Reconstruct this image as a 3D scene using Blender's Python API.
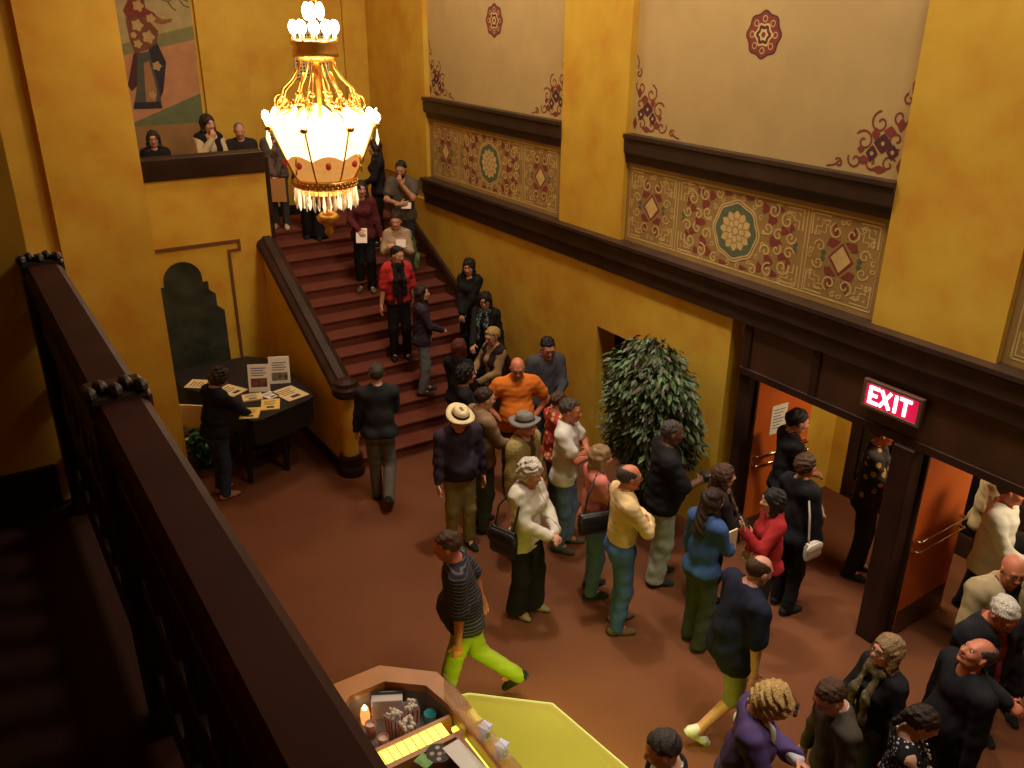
import bpy, bmesh, math, random
import numpy as np
from mathutils import Vector, Matrix

# ------------------------------------------------------------------ camera, world, light, exposure
for o in list(bpy.data.objects):
    bpy.data.objects.remove(o, do_unlink=True)
SC = bpy.context.scene
COL = SC.collection
cam_d = bpy.data.cameras.new('camera'); cam = bpy.data.objects.new('camera', cam_d); COL.objects.link(cam)
cam_d.sensor_width = 36.0; cam_d.lens = 36.0 * 872.0 / 1024.0; cam_d.clip_start = 0.02
cam.matrix_world = Matrix(((0.83684, 0.21342, -0.50413, 0.0), (-0.54740, 0.33777, -0.76568, 0.0),
                           (0.00687, 0.91671, 0.39949, 5.5), (0, 0, 0, 1)))
SC.camera = cam
W = bpy.data.worlds.new('world'); SC.world = W; W.use_nodes = True
W.node_tree.nodes['Background'].inputs[0].default_value = (1.0, 0.62, 0.3, 1)
W.node_tree.nodes['Background'].inputs[1].default_value = 0.02
SC.view_settings.view_transform = 'Standard'
try: SC.view_settings.look = 'None'
except Exception: pass
SC.view_settings.gamma = 1.0; SC.view_settings.use_curve_mapping = False
SC.view_settings.exposure = 0.0
WARM = (1.0, 0.84, 0.66)
def area_light(name, loc, size, watts, color=WARM, sizey=None, rot=(0, 0, 0)):
    d = bpy.data.lights.new(name, 'AREA'); d.energy = watts; d.color = color; d.size = size
    if sizey: d.shape = 'RECTANGLE'; d.size_y = sizey
    o = bpy.data.objects.new(name, d); COL.objects.link(o); o.location = loc; o.rotation_euler = rot
    return o
def point_light(name, loc, watts, color=WARM, r=0.1):
    d = bpy.data.lights.new(name, 'POINT'); d.energy = watts; d.color = color; d.shadow_soft_size = r
    o = bpy.data.objects.new(name, d); COL.objects.link(o); o.location = loc
    return o
ADDED_CEIL_LAMPS = [(4.9, 6.2), (4.9, 10.4), (4.9, 2.0)]  # unseen lamps, added overhead to light the right wall and floor
for (lx, ly) in ADDED_CEIL_LAMPS:
    area_light('added_ceiling_light', (lx, ly, 8.36), 1.3, 134)
ADDED_SPOTS = [((4.7, 6.4), (4.8, 6.0)), ((5.0, 3.6), (5.0, 3.4)), ((4.2, 1.6), (4.4, 2.2))]  # unseen spots, added to brighten the crowd more than the walls
for k, ((lx, ly), (tx, ty)) in enumerate(ADDED_SPOTS):
    d = bpy.data.lights.new('added_spot_beam', 'SPOT'); d.energy = (800, 560, 480)[k]; d.color = (1.0, 0.92, 0.80); d.spot_size = math.radians(48); d.spot_blend = 0.7; d.shadow_soft_size = 0.15
    o = bpy.data.objects.new('added_spot_beam', d); COL.objects.link(o); o.location = (lx, ly, 8.30)
    o.rotation_euler = (Vector((tx, ty, 0)) - Vector((lx, ly, 8.30))).to_track_quat('-Z', 'Y').to_euler()
for vy in (4.1, 2.3): area_light('unseen_vestibule_light', (7.6, vy, 2.36), 0.5, 28, (1.0, 0.80, 0.52))  # the second one is added to brighten the white shirt and right leaf
CH = (3.12, 8.0)                       # chandelier axis
point_light('chandelier_bowl_light', (CH[0], CH[1], 4.42), 28, (1.0, 0.78, 0.45), 0.22)
point_light('chandelier_crown_light', (CH[0], CH[1], 5.42), 14, (1.0, 0.80, 0.45), 0.14)

# ------------------------------------------------------------------ helpers
random.seed(7); RNG = np.random.RandomState(7)
MATS = {}
def mat(key, color, rough=0.7, var=0.0, scale=6.0, metal=0.0, bump=0.0, bscale=60.0, emit=None, estr=0.0, color2=None,
        color3=None, coat=0.0, trans=0.0, alpha=1.0, spec=0.5, coords='Object', detail=4.0, ior=1.45):
    if key in MATS: return MATS[key]
    m = bpy.data.materials.new(key); m.use_nodes = True; nt = m.node_tree; b = nt.nodes['Principled BSDF']
    b.inputs['Base Color'].default_value = (*color, 1); b.inputs['Roughness'].default_value = rough
    b.inputs['Metallic'].default_value = metal; b.inputs['Specular IOR Level'].default_value = spec
    b.inputs['IOR'].default_value = ior
    if coat: b.inputs['Coat Weight'].default_value = coat
    if trans: b.inputs['Transmission Weight'].default_value = trans
    if alpha < 1: b.inputs['Alpha'].default_value = alpha
    if emit: b.inputs['Emission Color'].default_value = (*emit, 1); b.inputs['Emission Strength'].default_value = estr
    if var or color2 or bump: tc = nt.nodes.new('ShaderNodeTexCoord')
    if var or color2:
        n = nt.nodes.new('ShaderNodeTexNoise'); n.inputs['Scale'].default_value = scale; n.inputs['Detail'].default_value = detail
        nt.links.new(tc.outputs[coords], n.inputs['Vector'])
        r = nt.nodes.new('ShaderNodeValToRGB'); el = r.color_ramp.elements
        c2 = color2 or tuple(max(0, c * (1 - var)) for c in color)
        el[0].position = 0.32; el[0].color = (*c2, 1); el[1].position = 0.68; el[1].color = (*color, 1)
        if color3: e = el.new(0.5); e.color = (*color3, 1)
        nt.links.new(n.outputs[0], r.inputs[0]); nt.links.new(r.outputs[0], b.inputs['Base Color'])
    if bump:
        n2 = nt.nodes.new('ShaderNodeTexNoise'); n2.inputs['Scale'].default_value = bscale; n2.inputs['Detail'].default_value = 3
        bp = nt.nodes.new('ShaderNodeBump'); bp.inputs['Strength'].default_value = bump; bp.inputs['Distance'].default_value = 0.01
        nt.links.new(tc.outputs[coords], n2.inputs['Vector']); nt.links.new(n2.outputs[0], bp.inputs['Height'])
        nt.links.new(bp.outputs[0], b.inputs['Normal'])
    MATS[key] = m
    return m

def setp(o, label=None, cat=None, group=None, kind=None):
    if label: o['label'] = label
    if cat: o['category'] = cat
    if group: o['group'] = group
    if kind: o['kind'] = kind
    return o
def empty(name, loc=(0, 0, 0), rz=0.0, parent=None):
    o = bpy.data.objects.new(name, None); COL.objects.link(o); o.location = loc; o.rotation_euler = (0, 0, rz)
    o.empty_display_size = 0.1
    if parent: o.parent = parent
    return o
def mobj(name, verts, faces, m, parent=None, smooth=False, loc=None):
    me = bpy.data.meshes.new(name)
    me.from_pydata([tuple(map(float, v)) for v in verts], [], [tuple(map(int, f)) for f in faces])
    if isinstance(m, (list, tuple)):
        for q in m: me.materials.append(q)
    elif m: me.materials.append(m)
    if smooth: me.polygons.foreach_set('use_smooth', [True] * len(me.polygons))
    me.update()
    o = bpy.data.objects.new(name, me); COL.objects.link(o)
    if parent: o.parent = parent
    if loc: o.location = loc
    return o
class MB:
    """collects shapes into one mesh"""
    def __init__(s): s.v = []; s.f = []
    def add(s, v, f):
        n = len(s.v); s.v += [tuple(p) for p in v]; s.f += [tuple(i + n for i in q) for q in f]; return s
    def box(s, x0, x1, y0, y1, z0, z1, bev=0.0, rz=0.0, c=None):
        if bev <= 0:
            v = [(x, y, z) for z in (z0, z1) for y in (y0, y1) for x in (x0, x1)]
            f = [(0, 2, 3, 1), (4, 5, 7, 6), (0, 1, 5, 4), (2, 6, 7, 3), (0, 4, 6, 2), (1, 3, 7, 5)]
        else:
            bm = bmesh.new(); bmesh.ops.create_cube(bm, size=1.0)
            for p in bm.verts: p.co = ((x0 + x1) / 2 + p.co.x * (x1 - x0), (y0 + y1) / 2 + p.co.y * (y1 - y0), (z0 + z1) / 2 + p.co.z * (z1 - z0))
            bmesh.ops.bevel(bm, geom=list(bm.edges), offset=bev, segments=1, affect='EDGES', profile=0.5)
            bm.verts.index_update(); v = [tuple(p.co) for p in bm.verts]; f = [tuple(q.index for q in fa.verts) for fa in bm.faces]; bm.free()
        if rz:
            cx, cy = c or ((x0 + x1) / 2, (y0 + y1) / 2); cs, sn = math.cos(rz), math.sin(rz)
            v = [(cx + (p[0] - cx) * cs - (p[1] - cy) * sn, cy + (p[0] - cx) * sn + (p[1] - cy) * cs, p[2]) for p in v]
        return s.add(v, f)
    def lathe(s, prof, c=(0, 0, 0), n=24, axis='z', lobes=0, amp=0.0, lobe_fn=None):
        v = []; f = []; k = len(prof)
        for i in range(n):
            a = 2 * math.pi * i / n
            for j, (r, z) in enumerate(prof):
                rr = r * (1 + (amp if lobe_fn is None else lobe_fn(j)) * math.cos(lobes * a)) if lobes else r
                v.append((c[0] + rr * math.cos(a), c[1] + rr * math.sin(a), c[2] + z))
        for i in range(n):
            for j in range(k - 1):
                a0 = i * k + j; b0 = ((i + 1) % n) * k + j
                f.append((a0, b0, b0 + 1, a0 + 1))
        return s.add(v, f)
    def tube(s, pts, r, n=8, closed=False):
        pts = [Vector(p) for p in pts]; m = len(pts); v = []; f = []
        rr = r if isinstance(r, (list, tuple)) else [r] * m
        up = Vector((0.13, 0.07, 1)).normalized(); prev = None
        for i, p in enumerate(pts):
            if closed: t = pts[(i + 1) % m] - pts[(i - 1) % m]
            else: t = pts[min(i + 1, m - 1)] - pts[max(i - 1, 0)]
            t = t.normalized() if t.length > 1e-9 else Vector((0, 0, 1))
            a = (prev - t * prev.dot(t)) if prev else t.cross(up)
            if a.length < 1e-4: a = t.cross(Vector((1, 0, 0)))
            a.normalize(); b = t.cross(a); prev = a
            for k in range(n):
                g = 2 * math.pi * k / n
                v.append(tuple(p + (a * math.cos(g) + b * math.sin(g)) * rr[i]))
        for i in range(m if closed else m - 1):
            for k in range(n):
                a0 = i * n + k; a1 = i * n + (k + 1) % n; b0 = ((i + 1) % m) * n + k; b1 = ((i + 1) % m) * n + (k + 1) % n
                f.append((a0, a1, b1, b0))
        if not closed:
            f.append(tuple(range(n - 1, -1, -1))); f.append(tuple((m - 1) * n + k for k in range(n)))
        return s.add(v, f)
    def prism(s, poly, z0, z1, tr=None):
        """polygon (a,b) extruded; tr maps (a,b,h) -> xyz"""
        n = len(poly); tr = tr or (lambda a, b, h: (a, b, h))
        v = [tr(a, b, z0) for a, b in poly] + [tr(a, b, z1) for a, b in poly]
        f = [tuple(range(n - 1, -1, -1)), tuple(range(n, 2 * n))] + [(i, (i + 1) % n, n + (i + 1) % n, n + i) for i in range(n)]
        return s.add(v, f)
    def sphere(s, c, r, n=12, m=8):
        rx, ry, rz = r if isinstance(r, (tuple, list)) else (r, r, r)
        prof = [(math.sin(math.pi * j / m), -math.cos(math.pi * j / m)) for j in range(m + 1)]
        v = []; f = []
        for i in range(n):
            a = 2 * math.pi * i / n
            for q, z in prof: v.append((c[0] + rx * q * math.cos(a), c[1] + ry * q * math.sin(a), c[2] + rz * z))
        k = m + 1
        for i in range(n):
            for j in range(m):
                a0 = i * k + j; b0 = ((i + 1) % n) * k + j; f.append((a0, b0, b0 + 1, a0 + 1))
        return s.add(v, f)
    def build(s, name, m, parent=None, smooth=False, loc=None, kind=None, norm=True):
        o = mobj(name, s.v, s.f, m, parent, smooth, loc)
        if norm:
            bm = bmesh.new(); bm.from_mesh(o.data); bmesh.ops.remove_doubles(bm, verts=bm.verts, dist=1e-5)
            bmesh.ops.recalc_face_normals(bm, faces=bm.faces); bm.to_mesh(o.data); bm.free()
        if kind: o['kind'] = kind
        return o
def bx(name, dims, m, parent=None, bev=0.0, kind=None, rz=0.0, c=None):
    return MB().box(*dims, bev=bev, rz=rz, c=c).build(name, m, parent, kind=kind)

# ------------------------------------------------------------------ materials of the place
M_WALL = mat('mottled_gold_plaster', (0.70, 0.455, 0.050), 0.62, color2=(0.62, 0.315, 0.030), color3=(0.65, 0.40, 0.040), scale=2.4, bump=0.08, bscale=20, detail=6)
M_CREAM = mat('cream_plaster', (0.54, 0.385, 0.155), 0.75, var=0.10, scale=2.5)
M_FRIEZE = mat('tan_frieze_plaster', (0.37, 0.225, 0.068), 0.7, var=0.15, scale=5)
M_DARK = mat('dark_stained_wood', (0.045, 0.020, 0.013), 0.45, var=0.5, scale=3, bump=0.05, spec=.2)
M_BEAM = mat('dark_brown_moulding', (0.050, 0.026, 0.018), 0.42, var=0.4, scale=4)
M_HEAD = mat('walnut_panel', (0.075, 0.030, 0.016), 0.4, var=0.4, scale=3)
M_CARPET = mat('rust_carpet', (0.165, 0.060, 0.027), 0.95, var=0.16, scale=1.2, bump=0.35, bscale=160, spec=0.1)
M_STAIR = mat('stair_carpet', (0.185, 0.055, 0.034), 0.95, var=0.2, scale=3.0, bump=0.35, bscale=160, spec=0.1)
M_RAIL = mat('mahogany_rail', (0.060, 0.019, 0.013), 0.55, var=0.35, scale=5, spec=.12)
M_RAILD = mat('black_walnut_rail', (0.022, 0.012, 0.008), 0.45, var=0.4, scale=5)
M_GOLDLINE = mat('gold_stencil', (0.72, 0.52, 0.20), 0.7, var=0.2, scale=9)
M_REDST = mat('oxblood_stencil', (0.25, 0.050, 0.034), 0.75, var=0.2, scale=9)
M_GREENST = mat('sage_stencil', (0.12, 0.15, 0.075), 0.75, var=0.2, scale=9)
M_PURST = mat('plum_stencil', (0.10, 0.025, 0.030), 0.75, var=0.2, scale=9)
M_BLACK = mat('black_paint', (0.008, 0.007, 0.007), 0.5)
M_CEIL = mat('ochre_ceiling', (0.62, 0.40, 0.16), 0.8)
M_ORANGE = mat('orange_door_paint', (0.62, 0.13, 0.022), 0.32, var=0.12, scale=3)
M_STEEL = mat('polished_brass', (0.75, 0.60, 0.38), 0.25, metal=1.0)
M_GOLD = mat('gilt_metal', (0.85, 0.55, 0.20), 0.28, metal=1.0)

# ------------------------------------------------------------------ room shell
S = 'structure'
bx('floor', (-4.0, 10.5, -4.5, 14.6, -0.2, 0.0), M_CARPET, kind=S)
bx('ceiling', (-4.0, 7.0, -4.5, 14.6, 8.5, 8.7), M_CEIL, kind=S)
wr = bx('wall_right', (6.58, 6.80, -4.5, 14.6, 2.6, 8.5), M_CREAM, kind=S)
# pillars (proud of the cream panels)
PILL = [(7.62, 8.82), (3.14, 4.24), (-1.36, -0.24), (12.34, 14.4)]
for a, b in PILL: bx('pillar', (6.50, 6.60, a, b, 2.9, 8.5), M_WALL, wr)
# plain lower wall with the alcove opening
lw = MB()
lw.box(6.50, 6.80, 7.96, 14.4, 0, 2.62).box(6.50, 6.80, 5.79, 6.48, 0, 2.62).box(6.50, 6.80, 6.48, 7.96, 1.84, 2.62)
lw.build('lower_wall', M_WALL, wr)
al = MB(); al.box(7.85, 7.95, 6.2, 8.1, 0, 2.0).box(6.80, 7.85, 7.96, 8.06, 0, 1.95).box(6.80, 7.85, 6.20, 6.48, 0, 1.95).box(6.80, 7.95, 6.2, 8.06, 1.84, 1.95)
al.build('alcove_shade', M_DARK, wr)  # dark lining stands in for the shade of the passage behind
# the long beam with a stepped profile
prof = [(6.60, 2.60), (6.45, 2.60), (6.44, 2.72), (6.41, 2.78), (6.41, 2.93), (6.37, 2.96), (6.37, 3.0), (6.60, 3.0)]
MB().prism(prof, -4.5, 12.36, tr=lambda a, b, h: (a, h, b)).build('beam', M_BEAM, wr)
# cornice mouldings above each frieze
PAN = [(4.24, 7.62), (8.82, 12.34), (-0.24, 3.14)]
cor = [(6.60, 3.89), (6.52, 3.89), (6.51, 3.96), (6.48, 4.0), (6.475, 4.14), (6.455, 4.16), (6.455, 4.20), (6.60, 4.20)]
for a, b in PAN:
    MB().prism(cor, a, b if b < 12 else b + 0.03, tr=lambda q, w, h: (q, h, w)).build('moulding', M_BEAM, wr)

# ---- stencil ornament: flat painted shapes laid on the panels
class Sten:
    def __init__(s): s.mb = {}
    def g(s, m): return s.mb.setdefault(m.name, (MB(), m))[0]
    def line(s, m, pts, w=0.016, lift=0.0):
        mb = s.g(m); P = [Vector(p) for p in pts]; L = []
        for i, p in enumerate(P):
            t = (P[min(i + 1, len(P) - 1)] - P[max(i - 1, 0)])
            t = t.normalized() if t.length > 1e-9 else Vector((1, 0))
            n = Vector((-t.y, t.x)) * w / 2
            L.append((p + n, p - n))
        v = []; f = []
        for a, b in L: v += [(a.x, a.y, lift), (b.x, b.y, lift)]
        for i in range(len(P) - 1): f.append((2 * i, 2 * i + 1, 2 * i + 3, 2 * i + 2))
        mb.add(v, f)
    def poly(s, m, pts, lift=0.0): s.g(m).add([(a, b, lift) for a, b in pts], [tuple(range(len(pts)))])
    def disc(s, m, c, r, n=20, lobes=0, amp=0.0, lift=0.0, ry=None):
        s.poly(m, [(c[0] + r * (1 + amp * math.cos(lobes * t)) * math.cos(t), c[1] + (ry or r) * (1 + amp * math.cos(lobes * t)) * math.sin(t)) for t in [2 * math.pi * i / n for i in range(n)]], lift)
    def spiral(s, m, c, r, a0, turns, w=0.014, sgn=1, lift=0.0, grow=0.85):
        n = int(14 * turns) + 4; pts = []
        for i in range(n):
            t = i / (n - 1); a = a0 + sgn * t * turns * 2 * math.pi; q = r * (1 - grow * t)
            pts.append((c[0] + q * math.cos(a), c[1] + q * math.sin(a)))
        s.line(m, pts, w, lift)
    def build(s, parent, x, yc, zc, names):
        for k, (mb, m) in s.mb.items():
            v = [(x - 0.002 - p[2], yc - p[0], zc + p[1]) for p in mb.v]
            mobj(names.get(k, 'stencil'), v, mb.f, m, parent)
NAMES = {'gold_stencil': 'gold_scrollwork', 'oxblood_stencil': 'red_scrollwork', 'sage_stencil': 'green_ornament', 'plum_stencil': 'plum_ornament'}
def fret(st, cx, cy, sx, sy, q=0.17):
    # square spiral at a corner
    u = q / 5.0
    pts = [(0, 0), (5, 0), (5, 2), (2, 2), (2, 5), (0, 5), (0, 0)]
    st.line(M_GOLDLINE, [(cx + sx * a * u, cy + sy * b * u) for a, b in [(0, 5.6), (0, 0), (5.6, 0)]], 0.017)
    st.line(M_GOLDLINE, [(cx + sx * a * u, cy + sy * b * u) for a, b in [(1.3, 5.6), (1.3, 3.2), (3.0, 3.2), (3.0, 1.3), (5.6, 1.3)]], 0.017)
    st.line(M_GOLDLINE, [(cx + sx * a * u, cy + sy * b * u) for a, b in [(1.3, 1.9), (1.3, 1.2), (1.9, 1.2)]], 0.013)
    st.line(M_GOLDLINE, [(cx + sx * a * u, cy + sy * b * u) for a, b in [(2.6, 5.6), (2.6, 4.5), (4.4, 4.5), (4.4, 2.6), (5.6, 2.6)]], 0.012)
def frieze(yc):
    p = bx('frieze_panel', (6.562, 6.59, yc - 1.69, yc + 1.69 if yc < 9 else 12.34, 3.0, 3.9), M_FRIEZE, wr)
    st = Sten(); G = M_GOLDLINE; Rd = M_REDST
    hw, hh = 1.62, 0.385
    for w_ in (0.0,): st.line(G, [(-hw, -hh), (hw, -hh), (hw, hh), (-hw, hh), (-hw, -hh)], 0.017)
    for u in (-0.88, -0.84, 0.84, 0.88): st.line(G, [(u, -hh), (u, hh)], 0.012)
    for sg in (-1, 1):
        c = sg * 1.25
        for sx in (-1, 1):
            for sy in (-1, 1):
                fret(st, c + sx * 0.345, sy * 0.355, -sx, -sy)
                st.spiral(G, (c + sx * 0.085, sy * 0.235), 0.075, math.pi / 2 - sx * 0.3 if sy > 0 else -math.pi / 2 + sx * 0.3, 1.25, 0.016, -sx * sy, 0.001)
                st.spiral(G, (c + sx * 0.235, sy * 0.075), 0.062, 0 if sx > 0 else math.pi, 1.2, 0.013, sx * sy, 0.001)
                st.poly(Rd, [(c + sx * 0.02, sy * 0.16), (c + sx * 0.14, sy * 0.17), (c + sx * 0.165, sy * 0.10), (c + sx * 0.10, sy * 0.085)], 0.0005)
                st.poly(Rd, [(c + sx * 0.03, sy * 0.19), (c + sx * 0.10, sy * 0.30), (c + sx * 0.13, sy * 0.24), (c + sx * 0.09, sy * 0.19)], 0.0005)
                st.disc(M_GREENST, (c + sx * 0.19, sy * 0.028), 0.026, 8, lift=0.0008)
        st.poly(Rd, [(c + a * 0.135, b * 0.15) for a, b in ((1, 0), (0, 1), (-1, 0), (0, -1))], 0.0010)
        st.poly(G, [(c + a * 0.105, b * 0.12) for a, b in ((1, 0), (0, 1), (-1, 0), (0, -1))], 0.0016)
        for (u, v, r) in ((0.30, 0.19, .035), (0.20, 0.30, .035), (0.03, 0.33, .03), (0.33, 0.03, .03)):
            for sx in (-1, 1):
                for sy in (-1, 1): st.spiral(G, (c + sx * u, sy * v), r, 0.8, 1.1, 0.011, sx * sy, 0.0012)
    # middle field
    for i in range(16):
        a = 2 * math.pi * (i + .5) / 16
        st.spiral(G, (0.345 * math.cos(a) * 1.05, 0.335 * math.sin(a)), 0.032, a, 1.1, 0.011, 1 if i % 2 else -1, 0.0012)
    for sx in (-1, 1):
        for k in range(5): st.spiral(G, (sx * (0.45 + 0.08 * k), 0.36 * (1 if k % 2 else -1)), 0.03, 0.5, 1.1, 0.011, sx, 0.0012)
    for sx in (-1, 1):
        for sy in (-1, 1):
            fret(st, sx * 0.80, sy * 0.355, -sx, -sy)
            for (u, v, r, a0, tr_, sg) in [(0.62, 0.22, 0.085, 0.5, 1.3, 1), (0.45, 0.29, 0.075, 1.2, 1.3, -1), (0.68, 0.075, 0.065, 0.2, 1.2, -1), (0.40, 0.11, 0.07, 3.6, 1.2, 1), (0.26, 0.33, 0.055, 2.0, 1.2, 1), (0.53, 0.07, 0.06, 1.0, 1.1, 1)]:
                st.spiral(G, (sx * u, sy * v), r, a0 if sx > 0 else math.pi - a0, tr_, 0.018, sg * sx * sy, 0.001)
            for (u, v, r, ry) in [(0.44, 0.20, 0.055, 0.06), (0.52, 0.31, 0.05, 0.035), (0.60, 0.12, 0.05, 0.04), (0.35, 0.29, 0.045, 0.05), (0.68, 0.17, 0.03, 0.045), (0.14, 0.345, 0.055, 0.022)]:
                st.disc(Rd, (sx * u, sy * v), r, 10, 3, 0.25, 0.0004, ry)
            st.disc(M_GREENST, (sx * 0.74, sy * 0.03), 0.03, 8, lift=0.0006)
        st.disc(Rd, (sx * 0.50, 0), 0.075, 12, 3, 0.2, 0.0006, 0.05)
    st.disc(G, (0, 0), 0.305, 48, 8, 0.035, 0.0014); st.disc(Rd, (0, 0), 0.287, 48, 8, 0.035, 0.0018)
    st.disc(G, (0, 0), 0.278, 48, 8, 0.035, 0.0022); st.disc(M_GREENST, (0, 0), 0.262, 48, 8, 0.035, 0.0026)
    st.disc(G, (0, 0), 0.185, 72, 12, 0.10, 0.0030)
    for i in range(12):
        a = math.pi * 2 * (i + .5) / 12; st.line(M_FRIEZE, [(0.10 * math.cos(a), 0.10 * math.sin(a)), (0.185 * math.cos(a), 0.185 * math.sin(a))], 0.011, 0.0034)
    st.disc(M_FRIEZE, (0, 0), 0.118, 48, 8, 0.12, 0.0036); st.disc(G, (0, 0), 0.105, 48, 8, 0.12, 0.0040)
    for i in range(8):
        a = math.pi * 2 * (i + .5) / 8; st.line(M_FRIEZE, [(0.05 * math.cos(a), 0.05 * math.sin(a)), (0.105 * math.cos(a), 0.105 * math.sin(a))], 0.009, 0.0044)
    st.disc(M_FRIEZE, (0, 0), 0.05, 20, lift=0.0046); st.disc(G, (0, 0), 0.036, 20, lift=0.0050)
    st.build(p, 6.562, yc, 3.445, NAMES)
for yc in (5.94, 10.58, 1.45): frieze(yc)
def corner_stencil(y, sg):
    st = Sten()
    R_ = M_REDST; P_ = M_PURST
    for (u, v, r, a0, tr_, s_) in [(0.10, 0.48, 0.085, 2.6, 1.1, 1), (0.27, 0.42, 0.095, 1.5, 1.2, -1), (0.40, 0.26, 0.095, 0.6, 1.2, 1), (0.46, 0.10, 0.075, 0.4, 1.1, -1), (0.30, 0.10, 0.07, 3.6, 1.1, 1), (0.14, 0.10, 0.07, 2.6, 1.1, -1), (0.10, 0.30, 0.08, 4.2, 1.1, 1), (0.62, 0.05, 0.045, 0.6, 1.0, 1), (0.05, 0.62, 0.05, 1.2, 1.0, -1)]:
        st.spiral(R_, (sg * u, v), r, a0 if sg > 0 else math.pi - a0, tr_, 0.017, s_ * sg, 0.0005)
    st.line(R_, [(sg * a, b) for a, b in [(0.0, 0.80), (0.04, 0.74), (0.03, 0.66)]], 0.016)
    st.line(R_, [(sg * a, b) for a, b in [(0.60, 0.08), (0.66, 0.03), (0.74, 0.01)]], 0.016)
    for (u, v, r, ry, m) in [(0.22, 0.26, 0.075, 0.07, P_), (0.31, 0.17, 0.05, 0.06, P_), (0.12, 0.20, 0.05, 0.055, P_), (0.17, 0.36, 0.05, 0.04, R_), (0.38, 0.11, 0.05, 0.035, R_), (0.08, 0.42, 0.035, 0.05, R_), (0.22, 0.05, 0.06, 0.03, R_), (0.30, 0.33, 0.035, 0.045, R_), (0.42, 0.19, 0.03, 0.03, R_), (0.03, 0.10, 0.03, 0.06, R_)]:
        st.disc(m, (sg * u, v), r, 12, 4, 0.18, 0.001, ry)
    for (u, v) in [(0.22, 0.26), (0.31, 0.17), (0.12, 0.20)]: st.disc(M_CREAM, (sg * u, v), 0.018, 8, lift=0.0016)
    e = empty('corner_stencil', (0, 0, 0), 0, wr); st.build(e, 6.58, y, 4.21, NAMES)
for a, b in PAN:
    corner_stencil(b - 0.02, 1); corner_stencil(a + 0.02, -1)
for yc, zc in ((5.88, 5.26), (10.48, 5.30), (1.45, 5.26)):
    st = Sten()
    st.disc(M_PURST, (0, 0), 0.20, 48, 8, 0.06, 0.0); st.disc(M_REDST, (0, 0), 0.185, 48, 8, 0.07, 0.0006)
    for i in range(8):
        a = math.pi * 2 * i / 8; st.disc(M_GOLDLINE, (0.135 * math.cos(a), 0.135 * math.sin(a)), 0.030, 10, lift=0.0010)
        st.disc(M_REDST, (0.135 * math.cos(a), 0.135 * math.sin(a)), 0.022, 10, lift=0.0014)
    st.disc(M_GOLDLINE, (0, 0), 0.10, 40, 6, 0.1, 0.0018); st.disc(M_PURST, (0, 0), 0.08, 40, 6, 0.12, 0.0022); st.disc(M_GOLDLINE, (0, 0), 0.05, 30, 6, 0.15, 0.0026); st.disc(M_REDST, (0, 0), 0.025, 12, lift=0.003)
    e = empty('medallion', (0, 0, 0), 0, wr); st.build(e, 6.58, yc, zc, NAMES)

# ---- door bay in the right wall
hd = bx('door_header', (6.50, 6.66, -4.5, 5.62, 2.05, 2.62), M_HEAD, wr, kind=None)
for y in (5.55, 4.72, 2.30, 0.9): bx('stile', (6.478, 6.50, y - 0.045, y + 0.045, 2.12, 2.60), M_DARK, hd, 0.006)
bx('rail', (6.475, 6.50, -4.5, 5.62, 2.05, 2.13), M_DARK, hd, 0.006)
bx('jamb', (6.50, 6.70, 5.50, 5.62, 0, 2.06), M_DARK, wr, 0.008)
bx('jamb', (6.44, 6.62, 3.59, 3.79, 0, 2.05), M_DARK, wr, 0.010)
bx('jamb', (6.42, 6.64, 1.55, 1.80, 0, 2.05), M_DARK, wr, 0.010)
bx('reveal', (6.70, 6.80, 5.50, 5.79, 0, 2.62), M_WALL, wr)
lowr = bx('lower_wall', (6.50, 6.80, -4.5, -0.2, 0, 2.06), M_WALL, wr)
def door(name, y, rz, paper):
    d = empty(name, (6.66, y, 0), rz)
    setp(d, kind=S)
    bx('leaf', (0, 0.86, -0.022, 0.022, 0.015, 2.03), M_ORANGE, d, 0.004)
    bx('kick_plate', (0.03, 0.83, -0.027, -0.022, 0.03, 0.30), mat('dark_kick_plate', (0.10, 0.04, 0.02), 0.4), d)
    bx('hinge_stile', (-0.03, 0.0, -0.03, 0.03, 0.0, 2.03), M_DARK, d)
    for z in (0.98, 1.09):
        b = MB(); b.tube([(0.05, -0.022, z), (0.05, -0.075, z), (0.06, -0.085, z), (0.80, -0.085, z), (0.81, -0.075, z), (0.81, -0.022, z)], 0.011, 8)
        b.build('push_bar', M_STEEL, d, True)
        for x in (0.05, 0.81): MB().lathe([(0, -0.01), (0.026, -0.01), (0.026, 0.01), (0, 0.01)], (x, -0.024, z), 12).build('bar_mount', M_STEEL, d)
    if paper:
        n = bx('notice', (0.24, 0.47, -0.026, -0.0225, 1.28, 1.62), mat('white_paper', (0.80, 0.74, 0.62), 0.8), d)
        t = MB()
        for i in range(7): t.box(0.27, 0.44 - 0.03 * (i % 3), -0.0268, -0.026, 1.56 - i * 0.036, 1.568 - i * 0.036)
        t.build('print', mat('ink', (0.05, 0.05, 0.05), 0.8), n)
    return d
door('door_1', 5.50, math.radians(-3), True)
door('door_2', 3.585, math.radians(1.5), False)
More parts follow.
